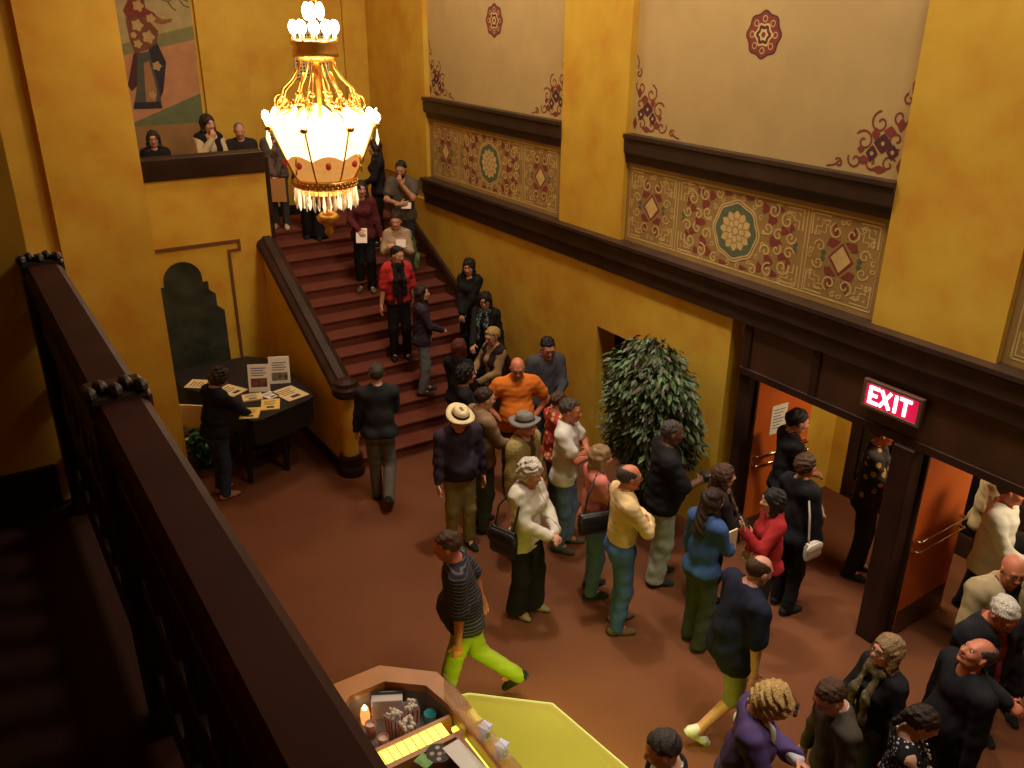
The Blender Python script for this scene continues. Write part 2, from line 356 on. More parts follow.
# vestibule beyond the doors
ve = MB().box(6.80, 8.6, 5.78, 5.92, 0, 2.45).build('wall_vestibule', M_WALL, None, kind=S)
bx('side_wall', (8.5, 8.62, 5.55, 5.92, 0, 2.45), M_WALL, ve)
bx('side_wall', (8.5, 8.62, -0.5, 1.4, 0, 2.45), M_WALL, ve)
bx('side_wall', (6.80, 8.6, -0.6, -0.5, 0, 2.45), M_WALL, ve)
bx('vestibule_ceiling', (6.66, 8.7, -0.6, 5.95, 2.40, 2.5), M_CEIL, ve)
for k in range(4):
    y0 = 1.4 + k * 1.04
    fr = MB(); fr.box(8.5, 8.6, y0, y0 + 0.12, 0, 2.4).box(8.5, 8.6, y0 + 0.92, y0 + 1.04, 0, 2.4).box(8.5, 8.6, y0 + 0.12, y0 + 0.92, 0, 0.25).box(8.5, 8.6, y0 + 0.12, y0 + 0.92, 2.1, 2.4)
    f_ = fr.build('outer_door_frame', M_DARK, ve)
    bx('night_pane', (8.54, 8.56, y0 + 0.12, y0 + 0.92, 0.25, 2.1), mat('night_glass', (0.006, 0.006, 0.008), 0.08), f_)
bx('street_blackness', (8.62, 8.70, 1.4, 5.6, 0, 2.45), M_BLACK, ve)
for vy, vt in ((4.1, 'left'), (2.3, 'right')):  # right-hand fixture belongs to the added lamp
  vl = empty('unseen_ceiling_lamp', (7.6, vy, 2.40)); setp(vl, 'unseen round flush ceiling lamp in the vestibule behind the %s orange door' % vt, 'lamp', 'vestibule ceiling lamps')
  MB().lathe([(0, 0), (0.30, 0), (0.30, -0.02), (0.27, -0.03)], n=24).build('lamp_ring', M_GOLD, vl, True)
  MB().lathe([(0.0, -0.034), (0.26, -0.03)], n=24).build('lamp_glass', mat('lamp_glass', (1, .9, .7), .4, emit=(1, .75, .4), estr=3), vl)

# ---- exit sign on the header
ex = empty('exit_sign', (6.475, 3.88, 2.40)); setp(ex, 'lit red EXIT sign in a brass frame above the theatre doors', 'sign')
bx('housing', (-0.035, 0.0, -0.27, 0.27, -0.115, 0.115), mat('sign_housing', (0.09, 0.045, 0.03), 0.5), ex)
fr = MB(); a_, b_ = 0.285, 0.13
for (y0, y1, z0, z1) in ((-a_, a_, b_ - .03, b_), (-a_, a_, -b_, -b_ + .03), (-a_, -a_ + .035, -b_ + .03, b_ - .03), (a_ - .035, a_, -b_ + .03, b_ - .03)): fr.box(-0.05, -0.002, y0, y1, z0, z1, 0.004)
fr.build('frame', mat('sign_frame', (0.16, 0.08, 0.05), 0.4, var=.4, scale=60), ex)
bx('red_face', (-0.040, -0.035, -0.25, 0.25, -0.10, 0.10), mat('red_lit_face', (0.4, 0.01, 0.03), 0.4, emit=(1.0, 0.01, 0.10), estr=0.55), ex)
ME = mat('white_lit_letter', (1, .9, .9), .4, emit=(1.0, 0.82, 0.86), estr=4.0)
def letter(ch, strokes, yc):
    mb = MB()
    for (u0, v0, u1, v1) in strokes:
        d = Vector((u1 - u0, v1 - v0)); n = Vector((-d.y, d.x)).normalized() * 0.0135; e = d.normalized() * 0.010
        q = [(u0 - e.x + n.x, v0 - e.y + n.y), (u0 - e.x - n.x, v0 - e.y - n.y), (u1 + e.x - n.x, v1 + e.y - n.y), (u1 + e.x + n.x, v1 + e.y + n.y)]
        mb.prism(q, -0.048, -0.040, tr=lambda a, b, h: (h, yc - a, b))
    mb.build('letter', ME, ex)
hL = 0.068
letter('E', [(-.04, -hL, -.04, hL), (-.04, hL, .035, hL), (-.04, 0, .02, 0), (-.04, -hL, .035, -hL)], 0.165)
letter('X', [(-.042, -hL, .042, hL), (-.042, hL, .042, -hL)], 0.055)
letter('I', [(0, -hL, 0, hL)], -0.045)
letter('T', [(0, -hL, 0, hL), (-.045, hL, .045, hL)], -0.135)
dl = bpy.data.lights.new('exit_glow', 'AREA'); dl.energy = 1.2; dl.color = (1, .12, .18); dl.shape = 'RECTANGLE'; dl.size = .2; dl.size_y = .5
do = bpy.data.objects.new('exit_glow', dl); COL.objects.link(do); do.parent = ex; do.location = (-0.06, 0, 0); do.rotation_euler = (0, math.radians(90), 0)

# ---- staircase
NST, RUN, RISE, Y0 = 14, 0.31, 0.157, 9.30
LZ = NST * RISE
st_ = empty('floor_staircase', (0, 0, 0)); setp(st_, kind=S)
for i in range(NST - 1):
    y = Y0 + i * RUN; z = (i + 1) * RISE
    m_ = MB(); m_.prism([(y, 0 if i < 2 else z - 2 * RISE), (y, z - 0.035), (y - 0.025, z - 0.03), (y - 0.028, z - 0.008), (y - 0.018, z), (y + RUN + 0.001, z), (y + RUN + 0.001, 0 if i < 2 else z - 2 * RISE)], 3.73, 6.50, tr=lambda a, b, h: (h, a, b))
    m_.build('step', M_STAIR, st_)
yl = Y0 + (NST - 1) * RUN
lm = MB(); lm.box(3.73, 6.50, yl, 14.4, LZ - 0.25, LZ).box(3.73, 6.5, yl - 0.025, yl, LZ - 0.04, LZ).box(1.86, 3.73, 11.9, 14.4, LZ - 0.25, LZ)
lm.build('landing', M_STAIR, st_)
# skirting + rail on the right wall
def zs(y): return max(0.0, min((y - Y0) / RUN * RISE + RISE * .55, LZ))
sk = MB(); sk.prism([(9.15, 0.0), (9.15, 0.26), (9.35, 0.36), (13.4, 2.41), (14.4, 2.41), (14.4, 2.2), (13.3, 2.05), (9.3, 0)], 6.465, 6.50, tr=lambda a, b, h: (h, a, b))
sk.build('trim_stair_skirting', mat('brown_skirting', (0.12, 0.055, 0.025), 0.5, var=.3, scale=4), None, kind=S)
hr = empty('stair_handrail', (6.43, 11.3, 1.5)); setp(hr, 'dark wooden handrail fixed along the golden wall beside the stairs', 'handrail')
MB().tube([(0, -1.75, -0.90), (0, 1.9, 0.95), (0, 2.3, 1.02)], 0.032, 10).build('rail', M_RAIL, hr, True)
for q in (-1.3, 0.5, 1.8): MB().tube([(0.07, q, q * .507 - .11), (0, q, q * .507 - .07), (0, q, q * .507 - .01)], 0.013, 6).build('bracket', M_DARK, hr)
# side wall of the stair with sloped cap and column newel
sw = MB(); sw.prism([(9.30, 0), (9.30, 1.13), (9.40, 1.15), (11.95, 2.52), (11.95, 0)], 3.58, 3.74, tr=lambda a, b, h: (h, a, b))
swo = sw.build('wall_stair_side', M_WALL, None, kind=S)
cp = MB(); pr_ = [(-0.13, -0.03), (-0.15, 0.02), (-0.13, 0.07), (-0.07, 0.10), (-0.05, 0.13), (0.05, 0.13), (0.07, 0.10), (0.13, 0.07), (0.15, 0.02), (0.13, -0.03)]
n_ = len(pr_); v = []
for (y, z) in ((9.30, 1.12), (11.98, 2.54)): v += [(3.66 + a, y, z + b) for a, b in pr_]
cp.add(v, [tuple(range(n_)), tuple(range(2 * n_ - 1, n_ - 1, -1))] + [(i, (i + 1) % n_, n_ + (i + 1) % n_, n_ + i) for i in range(n_)])
cp.build('cap_rail', M_DARK, swo)
nw = empty('newel_column', (3.67, 9.27, 0), 0, swo)
MB().lathe([(0, 0), (0.165, 0), (0.165, 0.10), (0.15, 0.13), (0.15, 0.25), (0.135, 0.28), (0.0, 0.28)], n=24).build('column_base', M_DARK, swo, False, (3.67, 9.27, 0))
MB().lathe([(0.105, 0.27), (0.105, 1.10)], n=24).build('column_shaft', M_WALL, swo, True, (3.67, 9.27, 0))
MB().lathe([(0.10, 1.06), (0.15, 1.08), (0.175, 1.11), (0.175, 1.19), (0.15, 1.22), (0.14, 1.27), (0.06, 1.30), (0, 1.30)], n=24).build('column_cap', M_DARK, swo, False, (3.67, 9.27, 0))
bpy.data.objects.remove(nw)
bx('baseboard_stair', (3.545, 3.58, 9.42, 11.75, 0, 0.14), M_DARK, None, 0.006, kind=S)

# ---- back walls: niche wall, pier, landing back wall
nwl = MB().box(1.80, 3.735, 11.75, 11.93, 0, 3.44).build('wall_niche', M_WALL, None, kind=S)
pc = MB(); pc.box(1.86, 3.74, 11.70, 11.98, 3.42, 3.69, 0.012); pc.build('parapet_cap', M_DARK, nwl)
bx('end_strip', (3.735, 3.80, 11.76, 11.92, 2.2, 3.60), M_DARK, nwl)  # dark strip along the end of the wall
def niche_poly(s):
    pts = []
    R0 = 0.25 * s
    for i in range(13):
        a = math.pi * i / 12; pts.append((2.48 + R0 * math.cos(a), 2.10 + R0 * math.sin(a)))
    L = [(2.48 - .25 * s, 2.04), (2.48 - .32 * s, 2.04), (2.48 - .32 * s, 1.92), (2.48 - .40 * s, 1.85), (2.48 - .40 * s, 1.68), (2.48 - .49 * s, 1.60), (2.48 - .49 * s, 0.0)]
    Rr = [(2 * 2.48 - a, b) for a, b in reversed(L)]
    return pts + L + Rr
MB().prism(niche_poly(1.0), 11.742, 11.75, tr=lambda a, b, h: (a, h, b)).build('niche_marble', mat('green_black_marble', (0.020, 0.026, 0.020), 0.3, color2=(0.055, 0.065, 0.045), scale=5, detail=8), nwl)
fm = MB()
for (x0, x1, z0, z1) in ((1.87, 3.29, 2.515, 2.555), (3.255, 3.29, 2.40, 2.515), (3.11, 3.255, 2.40, 2.43), (3.11, 3.145, 0.0, 2.40)): fm.box(x0, x1, 11.728, 11.75, z0, z1)
fm.build('painted_frame', mat('umber_moulding', (0.16, 0.06, 0.02), 0.6), nwl)
bx('baseboard_niche', (1.86, 3.55, 11.72, 11.75, 0, 0.14), M_DARK, None, kind=S)
pier = MB(); pier.box(0.95, 1.86, 10.0, 14.5, 0, 8.5).box(-4.0, 0.95, 10.10, 10.7, 0, 8.5)  # wall left of the pier is stepped back to make a soft shade edge
pier.build('wall_pier', M_WALL, None, kind=S)
wb = bx('wall_back', (1.80, 6.80, 14.4, 14.6, 0, 8.5), M_WALL, None, kind=S)
bx('pilaster', (3.76, 4.47, 14.34, 14.40, 2.2, 8.5), M_WALL, wb)
bx('pilaster', (6.10, 6.50, 14.34, 14.40, 2.2, 8.5), M_WALL, wb)
bx('baseboard_back', (3.74, 6.5, 14.31, 14.34, 2.198, 2.36), M_DARK, None, kind=S)
bx('tan_dado', (1.86, 3.76, 14.385, 14.40, 2.2, 3.78), mat('tan_dado_plaster', (0.36, 0.20, 0.07), .8, var=.2, scale=3), wb)
# perforated grille
gr = empty('wall_grille', (5.53, 14.38, 4.72)); setp(gr, 'pale perforated metal grille on the back wall behind the chandelier', 'grille')
gm = MB(); nx, nz, gw, gh = 10, 12, 0.56, 0.66
for i in range(nx + 1): gm.box(-gw / 2 + gw * i / nx - .011, -gw / 2 + gw * i / nx + .011, -0.012, 0, -gh / 2, gh / 2)
for i in range(nz + 1): gm.box(-gw / 2, gw / 2, -0.0115, -0.001, -gh / 2 + gh * i / nz - .011, -gh / 2 + gh * i / nz + .011)
gm.build('mesh', mat('pale_grille_metal', (0.85, 0.75, 0.42), 0.4), gr)
bx('recess', (-gw / 2, gw / 2, 0.004, 0.012, -gh / 2, gh / 2), mat('grille_dark', (0.05, 0.035, 0.01), .8), gr)
# mural
mu = empty('mural', (0, 0, 0)); setp(mu, 'painted wall mural of a robed figure in flowered dress on a pink ground', 'mural')
def mp(name, pts, col, lift):
    c = (sum(p[0] for p in pts) / len(pts), sum(p[1] for p in pts) / len(pts))
    MB().prism(pts, 14.39 - lift, 14.40, tr=lambda a, b, h: (a, h, b)).build(name, mat('mural_' + name, col, .8, var=.18, scale=7), mu)
mp('sky', [(1.9, 3.78), (3.70, 3.78), (3.74, 7.2), (1.9, 7.2)], (0.46, 0.37, 0.17), 0.0)
mp('far_hill', [(1.95, 4.55), (2.66, 4.77), (3.72, 4.98), (3.72, 5.17), (3.22, 5.06), (2.68, 4.93), (1.95, 4.75)], (0.24, 0.24, 0.10), 0.003)
mp('ground', [(1.95, 4.55), (2.65, 4.77), (3.72, 4.98), (3.70, 4.2), (2.68, 3.84), (1.95, 3.79)], (0.55, 0.27, 0.13), 0.004)
mp('near_hill', [(2.45, 3.78), (2.68, 3.84), (3.70, 4.21), (3.69, 3.78)], (0.16, 0.19, 0.09), 0.005)
mp('sleeve', [(3.09, 5.4), (3.29, 5.26), (3.44, 5.27), (3.41, 5.22), (3.28, 5.19), (3.1, 5.24)], (0.28, 0.12, 0.05), 0.006)
mp('left_drape', [(2.82, 4.8), (2.91, 4.82), (2.8, 4.35), (2.72, 4.28), (2.67, 4.36)], (0.09, 0.03, 0.03), 0.007)
mp('right_drape', [(3.04, 4.85), (3.17, 4.94), (3.26, 4.67), (3.16, 4.26), (3.08, 4.12), (3.03, 4.42), (3.02, 4.67)], (0.035, 0.028, 0.04), 0.0075)
mp('skirt', [(2.87, 4.8), (3.04, 4.83), (3.1, 4.34), (3.11, 4.02), (2.7, 4.03), (2.81, 4.39)], (0.085, 0.09, 0.075), 0.008)
mp('apron', [(2.94, 4.67), (3.02, 4.69), (3.07, 4.27), (3.02, 4.08), (2.89, 4.11)], (0.40, 0.20, 0.09), 0.009)
mp('hem', [(2.72, 4.12), (3.09, 4.12), (3.11, 4.02), (2.7, 4.03)], (0.03, 0.03, 0.04), 0.0095)
mp('bodice', [(2.79, 5.27), (2.94, 5.33), (3.1, 5.24), (3.21, 5.1), (3.17, 4.94), (3.04, 4.85), (2.84, 4.8), (2.8, 5.0)], (0.20, 0.07, 0.035), 0.009)
mp('headdress', [(2.77, 5.38), (2.88, 5.55), (3.07, 5.60), (3.08, 5.41), (3.21, 5.33), (3.11, 5.26), (2.93, 5.31), (2.82, 5.26)], (0.22, 0.04, 0.03), 0.010)
for i, (x, z, r) in enumerate([(2.93, 5.18, .075), (3.06, 5.02, .08), (2.90, 4.93, .055), (3.12, 4.62, .06), (2.98, 5.44, .07), (3.13, 5.27, .06), (3.0, 4.22, .05), (2.86, 5.05, .04)]):
    mp('painted_flower', [(x + r * (1 + .2 * math.cos(5 * t)) * math.cos(t), z + r * (1 + .2 * math.cos(5 * t)) * math.sin(t)) for t in [k * math.pi / 10 for k in range(20)]], (0.52, 0.36, 0.14), 0.012)
mb_ = MB()
for p in ([(3.25, 5.55), (3.4, 5.5), (3.55, 5.56), (3.7, 5.5)], [(3.4, 5.5), (3.45, 5.42), (3.5, 5.38)], [(3.55, 5.56), (3.62, 5.45), (3.7, 5.42)]):
    mb_.tube([(a, 14.388, b) for a, b in p], 0.008, 5)
mb_.build('painted_branch', mat('mural_branch', (.12, .1, .06), .8), mu)

# ---- balcony: slab, end wall, balustrade
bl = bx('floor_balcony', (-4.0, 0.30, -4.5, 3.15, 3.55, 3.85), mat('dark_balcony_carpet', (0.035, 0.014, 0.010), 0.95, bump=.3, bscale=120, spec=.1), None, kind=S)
bx('wall_balcony_end', (-4.0, 0.20, 3.15, 3.30, 0.0, 8.5), M_WALL, None, kind=S)
bx('baseboard_balcony', (-4.0, 0.14, 3.12, 3.15, 3.85, 4.0), M_DARK, None, kind=S)
bx('wall_left', (-4.2, -4.0, -4.5, 14.6, 0, 8.5), M_WALL, None, kind=S)
bx('wall_front', (-4.2, 10.5, -4.7, -4.5, 0, 8.5), M_WALL, None, kind=S)
ba = empty('balcony_balustrade', (0.22, 0.0, 3.85)); setp(ba, 'dark wooden balcony balustrade with a broad mahogany handrail in the foreground', 'balustrade')
rp = [(-0.046, -0.045), (-0.05, 0.0), (-0.048, 0.028), (-0.036, 0.041), (0.040, 0.043), (0.056, 0.032), (0.062, 0.006), (0.056, -0.045)]
MB().prism(rp, -3.5, 3.15, tr=lambda a, b, h: (a, h, 0.855 + b)).build('handrail', M_RAIL, ba)
bx('upper_rail', (-0.035, 0.035, -3.5, 3.15, 0.66, 0.74), M_RAILD, ba, 0.006)
bx('lower_rail', (-0.035, 0.035, -3.5, 3.15, 0.10, 0.19), M_RAILD, ba, 0.006)
bx('middle_rail', (-0.03, 0.03, -3.5, 3.15, 0.40, 0.46), M_RAILD, ba, 0.006)
for k in range(40):
    y = 3.02 - k * 0.165
    if y < -3.4: break
    bx('baluster', (-0.024, 0.024, y - 0.045, y + 0.045, 0.18, 0.67), M_RAILD, ba, 0.006)
for y in (3.06, 1.86, -0.9, -2.3):
    bx('newel_post', (-0.055, 0.055, y - 0.055, y + 0.055, 0.0, 0.86), M_RAILD, ba, 0.008)
    c_ = MB(); c_.box(-0.058, 0.066, y - 0.062, y + 0.062, 0.862, 0.905, 0.008)
    for q in range(5):
        c_.sphere((-0.05 + 0.025 * q, y - 0.03 + 0.03 * (q % 2), 0.91), (0.016, 0.028, 0.016), 8, 6)
    c_.build('carved_cap', M_RAILD, ba)
for k, ((lx, ly), _) in enumerate(ADDED_SPOTS):  # housings made up for the added crowd spots
    e = empty('fillspot', (lx, ly, 8.5)); setp(e, 'added, unseen round brass downlight in the ceiling %s' % ('above the straw hat', 'above the red sweater', 'above the purple cardigan')[k], 'lamp', 'added ceiling spots')
    MB().lathe([(0.18, 0), (0.18, -0.16), (0.155, -0.16), (0.15, -0.02), (0, -0.02)], n=24).build('can', M_GOLD, e, True)
    MB().lathe([(0.26, 0), (0.26, -0.015), (0.18, -0.03)], n=24).build('trim_ring', M_GOLD, e, True)
for (lx, ly) in ADDED_CEIL_LAMPS:  # fixtures made up for the added ceiling lamps
    e = empty('unseen_ceiling_lamp', (lx, ly, 8.5))
    setp(e, 'unseen, added square ceiling lamp high above the lobby, %s' % {6.2: 'over the middle of the queue', 10.4: 'over the staircase', 2.0: 'nearest the balcony'}[ly], 'lamp', 'added lobby ceiling lamps')
    f_ = MB()
    for (x0, x1, y0, y1) in ((-.75, .75, -.75, -.66), (-.75, .75, .66, .75), (-.75, -.66, -.66, .66), (.66, .75, -.66, .66)): f_.box(x0, x1, y0, y1, -0.10, 0)
    f_.build('frame', M_GOLD, e); bx('diffuser', (-.66, .66, -.66, .66, -0.06, -0.04), mat('ceil_diff', (1, .9, .7), .5, emit=(1, .75, .4), estr=2), e)

# ------------------------------------------------------------------ chandelier
M_BOWL = mat('lit_amber_glass', (0.95, 0.80, 0.55), 0.35, emit=(1.0, 0.72, 0.36), estr=2.6)
M_BOWLLOW = mat('painted_amber_glass', (0.85, 0.45, 0.12), 0.3, emit=(1.0, 0.45, 0.10), estr=0.55, color2=(0.35, 0.07, 0.02), scale=22)
M_BULB = mat('hot_bulb', (1, 0.9, 0.7), 0.4, emit=(1.0, 0.72, 0.38), estr=30.0)
M_CRYS = mat('crystal_drop', (1.0, 0.86, 0.58), 0.05, spec=0.9, emit=(1.0, .7, .35), estr=0.12)
M_CRYS2 = mat('bright_crystal', (1.0, 0.95, 0.85), 0.05, spec=1.0, emit=(1.0, .8, .5), estr=1.2)
M_AMB = mat('filigree_gold', (0.80, 0.48, 0.15), 0.32, metal=1.0)
ch = empty('chandelier', (CH[0], CH[1], 0)); setp(ch, 'huge lit gilt and glass chandelier with crystal skirt hanging over the lobby', 'chandelier')
MB().lathe([(0, 3.39), (0.02, 3.41), (0.045, 3.45), (0.03, 3.49), (0.05, 3.52), (0.10, 3.55), (0.115, 3.60), (0.08, 3.635), (0.04, 3.66), (0.05, 3.70), (0, 3.72)], n=20).build('finial', M_AMB, ch, True)
MB().lathe([(0.285, 3.89), (0.30, 3.91), (0.292, 3.94), (0.30, 3.965), (0.27, 3.98), (0.25, 3.93), (0.275, 3.90), (0.285, 3.89)], n=40).build('filigree_ring', M_AMB, ch, True)
zz = MB()
for i in range(36):
    a = 2 * math.pi * i / 36
    for k, (r, z) in enumerate(((0.298, 3.915), (0.300, 3.945))):
        zz.sphere((r * math.cos(a + k * .08), r * math.sin(a + k * .08), z), 0.013, 6, 4)
zz.build('ring_beads', M_AMB, ch, True)
def drop(r, z, a, L, w, m, name='crystal'):
    c, s_ = math.cos(a), math.sin(a); v = []
    for rr, dz in ((0.004, 0), (w * .55, -L * .35), (w, -L * .68), (w * .5, -L * .9), (0.0, -L)):
        for q in range(5): v.append((r * c + rr * math.cos(q * 1.257 + a), r * s_ + rr * math.sin(q * 1.257 + a), z + dz))
    f = [(k * 5 + q, k * 5 + (q + 1) % 5, (k + 1) * 5 + (q + 1) % 5, (k + 1) * 5 + q) for k in range(4) for q in range(5)]
    return mobj(name, v, f, m, ch)
for i in range(40):
    drop(0.288, 3.89, 2 * math.pi * i / 40, 0.20 if i % 2 else 0.17, 0.017, M_CRYS2 if i % 3 == 0 else M_CRYS)
for i in range(26):
    drop(0.22, 3.84, 2 * math.pi * (i + .5) / 26, 0.15, 0.015, M_CRYS if i % 2 else M_CRYS2)
MB().lathe([(0.24, 3.84), (0.16, 3.78), (0.06, 3.74), (0.03, 3.70)], n=24).build('under_bowl', M_AMB, ch, True)
# flared glass bowl of eight scalloped panels with gilt ribs
NP = 8
for i in range(NP):
    a0 = 2 * math.pi * i / NP + 0.12; a1 = 2 * math.pi * (i + 1) / NP + 0.12
    for seg, (m, t0, t1, nm) in enumerate(((M_BOWLLOW, 0.0, 0.40, 'lower_glass'), (M_BOWL, 0.40, 1.0, 'glass_petal'))):
        v = []; f = []; nu, nv = 8, 6
        for j in range(nv + 1):
            t = t0 + (t1 - t0) * j / nv
            for k in range(nu + 1):
                u = k / nu; a = a0 + (a1 - a0) * u
                hz = 3.97 + t * (0.50 + 0.13 * math.sin(math.pi * u))
                r = 0.265 + 0.225 * t ** 0.85 + 0.035 * math.sin(math.pi * u) * t
                v.append((r * math.cos(a), r * math.sin(a), hz))
        for j in range(nv):
            for k in range(nu):
                q = j * (nu + 1) + k; f.append((q, q + 1, q + nu + 2, q + nu + 1))
        mobj(nm, v, f, m, ch, True)
    ca, sa = math.cos(a0), math.sin(a0)
    MB().tube([((0.27 + 0.24 * t ** .85) * ca, (0.27 + 0.24 * t ** .85) * sa, 3.96 + 0.52 * t) for t in [k / 8 for k in range(9)]], 0.009, 6).build('rib', M_AMB, ch, True)
    rc = 0.525
    MB().lathe([(0, 4.44), (0.03, 4.45), (0.04, 4.47), (0.03, 4.49), (0, 4.49)], (rc * ca, rc * sa, 0), 10).build('bulb_cup', M_AMB, ch, True)
    MB().sphere((rc * ca, rc * sa, 4.535), (0.036, 0.036, 0.048), 10, 8).build('bulb', M_BULB, ch, True)
    drop(rc, 4.43, a0, 0.15, 0.018, M_CRYS2)
    # painted leaf spots low on the glass
    am = (a0 + a1) / 2
    MB().sphere((0.355 * math.cos(am), 0.355 * math.sin(am), 4.13), (0.028, 0.028, 0.035), 8, 6).build('red_jewel', mat('red_jewel', (0.4, 0.03, 0.03), 0.2, emit=(.5, .03, .02), estr=.25), ch, True)
# loop handles
for i in range(4):
    a = 2 * math.pi * i / 4 + 0.55; c, s_ = math.cos(a), math.sin(a); P = []
    for k in range(13):
        t = math.pi * (k / 12) * 1.25 - .2; P.append((0.33 - 0.055 * math.cos(t) + .03, 4.03 + 0.03 + 0.09 * math.sin(t)))
    P += [(P[-1][0] + .012, 4.05), (P[-1][0] + .01, 3.98)]
    MB().tube([(r * c, r * s_, z + .08) for r, z in P], 0.009, 6).build('loop_handle', M_GOLD, ch, True)
# scrolled arms to the stem
for i in range(8):
    a = 2 * math.pi * i / 8 + 0.12; c, s_ = math.cos(a), math.sin(a); P = []
    for k in range(20):
        t = k / 19 * 2.6 * math.pi; q = 0.075 * (1 - k / 24); P.append((0.36 + q * math.cos(t - 1.2), 4.67 + q * math.sin(t - 1.2)))
    P = P[::-1] + [(0.33, 4.78), (0.24, 4.86), (0.18, 4.95), (0.15, 5.06)]
    MB().tube([(r * c, r * s_, z) for r, z in P], 0.010, 6).build('scroll_arm', M_AMB, ch, True)
    MB().tube([(r * c, r * s_, z) for r, z in ((0.44, 4.50), (0.40, 4.56), (0.30, 4.60), (0.22, 4.68), (0.17, 4.82), (0.13, 4.92))], 0.009, 6).build('leaf_arm', M_AMB, ch, True)
    for (r, z, q) in ((0.25, 4.66, .03), (0.20, 4.74, .028), (0.30, 4.62, .03), (0.37, 4.62, .028)): MB().sphere((r * c, r * s_, z), (q, q, q * .8), 8, 6).build('gilt_leaf', M_AMB, ch, True)
MB().lathe([(0.018, 4.25), (0.03, 4.45), (0.018, 4.6), (0.026, 4.85), (0.05, 4.95), (0.025, 5.0), (0.02, 5.3), (0.012, 5.6)], n=12).build('stem', M_AMB, ch, True)
MB().lathe([(0.13, 5.02), (0.20, 5.05), (0.21, 5.09), (0.19, 5.13), (0.215, 5.17), (0.20, 5.20), (0.14, 5.18), (0.12, 5.08), (0.13, 5.02)], n=32).build('crown_ring', M_AMB, ch, True)
for i in range(10):
    a = 2 * math.pi * i / 10; c, s_ = math.cos(a), math.sin(a)
    MB().lathe([(0.0, 5.17), (0.016, 5.17), (0.016, 5.25), (0, 5.25)], (0.19 * c, 0.19 * s_, 0), 8).build('candle', M_CRYS, ch)
    MB().sphere((0.19 * c, 0.19 * s_, 5.30), (0.040, 0.040, 0.062), 10, 8).build('crown_bulb', M_BULB, ch, True)
for i in range(3):
    a = 2.094 * i; MB().sphere((0.07 * math.cos(a), 0.07 * math.sin(a), 5.43), (0.038, 0.038, 0.075), 10, 8).build('top_bulb', M_BULB, ch, True)
MB().tube([(0.08, 0, 5.36), (0, 0, 5.7), (0, 0, 8.5)], 0.010, 6).build('suspension_rod', M_AMB, ch)
MB().lathe([(0, 8.42), (0.10, 8.44), (0.14, 8.5)], n=16).build('ceiling_rose', M_AMB, ch, True)

# ------------------------------------------------------------------ grand piano and what lies on it
M_PIANO = mat('black_piano_cloth', (0.012, 0.009, 0.009), 0.55, var=.3, scale=4)
pi_ = empty('grand_piano', (2.8, 10.3, 0)); setp(pi_, 'closed black grand piano used as a leaflet table beside the stairs', 'piano')
PO = [(0.60, -0.55), (0.58, -0.66), (0.50, -0.73), (-0.18, -0.98), (-0.28, -0.96), (-0.33, -0.86), (-0.40, -0.1), (-0.72, 0.45), (-0.75, 1.02), (-0.65, 1.10), (0.30, 1.10), (0.52, 0.85), (0.60, 0.40)]
MB().prism([(a * .98, b * .98) for a, b in PO], 0.66, 0.965).build('case', M_PIANO, pi_)
MB().prism(PO, 0.965, 1.0).build('lid', M_PIANO, pi_)
for (x, y) in ((0.20, -0.53), (-0.30, -0.60), (-0.05, 0.85)):
    MB().lathe([(0, 0.04), (0.03, 0.04), (0.035, 0.10), (0.045, 0.3), (0.07, 0.5), (0.075, 0.66), (0, 0.66)], (x, y, 0), 12).lathe([(0, 0), (0.03, 0), (0.03, 0.05), (0, 0.05)], (x, y, 0), 8).build('leg', M_PIANO, pi_, False)
ly = MB(); ly.box(-0.12, 0.12, -0.32, -0.26, 0.12, 0.18).box(-0.10, -0.07, -0.31, -0.27, 0.18, 0.66).box(0.07, 0.10, -0.31, -0.27, 0.18, 0.66)
ly.build('pedal_lyre', M_PIANO, pi_)
M_PAPER = mat('cream_leaflet', (0.78, 0.60, 0.30), 0.8); M_PAPERW = mat('white_leaflet', (0.82, 0.76, 0.66), 0.8); M_INK = mat('ink_dark', (0.06, 0.05, 0.05), 0.8)
M_YELP = mat('yellow_leaflet', (0.85, 0.58, 0.14), 0.8)
def leaflet(x, y, rz, w, h, m, label, n=1, z=1.001):
    e = empty('leaflet' if n == 1 else 'leaflet_stack', (x, y, z), rz); setp(e, label, 'leaflet', 'leaflets on the piano lid')
    bx('sheet', (-w / 2, w / 2, -h / 2, h / 2, 0, 0.003 * n), m, e)
    t = MB()
    for k in range(4): t.box(-w * .36, w * (.3 - .1 * (k % 2)), h * (.3 - .12 * k), h * (.3 - .12 * k) + h * .04, 0.003 * n, 0.003 * n + .0006)
    t.box(-w * .2, w * .2, -h * .38, -h * .2, 0.003 * n, 0.003 * n + .0006)
    t.build('print', M_INK, e)
leaflet(3.16, 9.86, 0.25, 0.30, 0.40, M_PAPER, 'large cream sign-up sheet at the right corner of the piano', 2)
leaflet(2.84, 9.66, -0.35, 0.22, 0.30, M_YELP, 'yellow leaflet stack at the middle of the piano front edge', 4)
leaflet(2.56, 9.56, -0.45, 0.22, 0.30, M_YELP, 'yellow leaflet under the hands of the woman at the piano', 2)
leaflet(2.93, 9.94, 0.3, 0.16, 0.20, M_PAPERW, 'pale leaflet lying in front of the framed signs', 2)
leaflet(2.56, 10.34, 0.5, 0.26, 0.34, M_PAPER, 'cream leaflet farther back on the piano beside the framed signs', 3)
leaflet(2.72, 9.98, -0.2, 0.24, 0.20, M_PAPER, 'small cream leaflet in the middle of the piano lid', 6)
leaflet(2.30, 10.75, 0.9, 0.26, 0.34, M_PAPER, 'cream leaflet at the far left of the piano by the golden pier', 2)
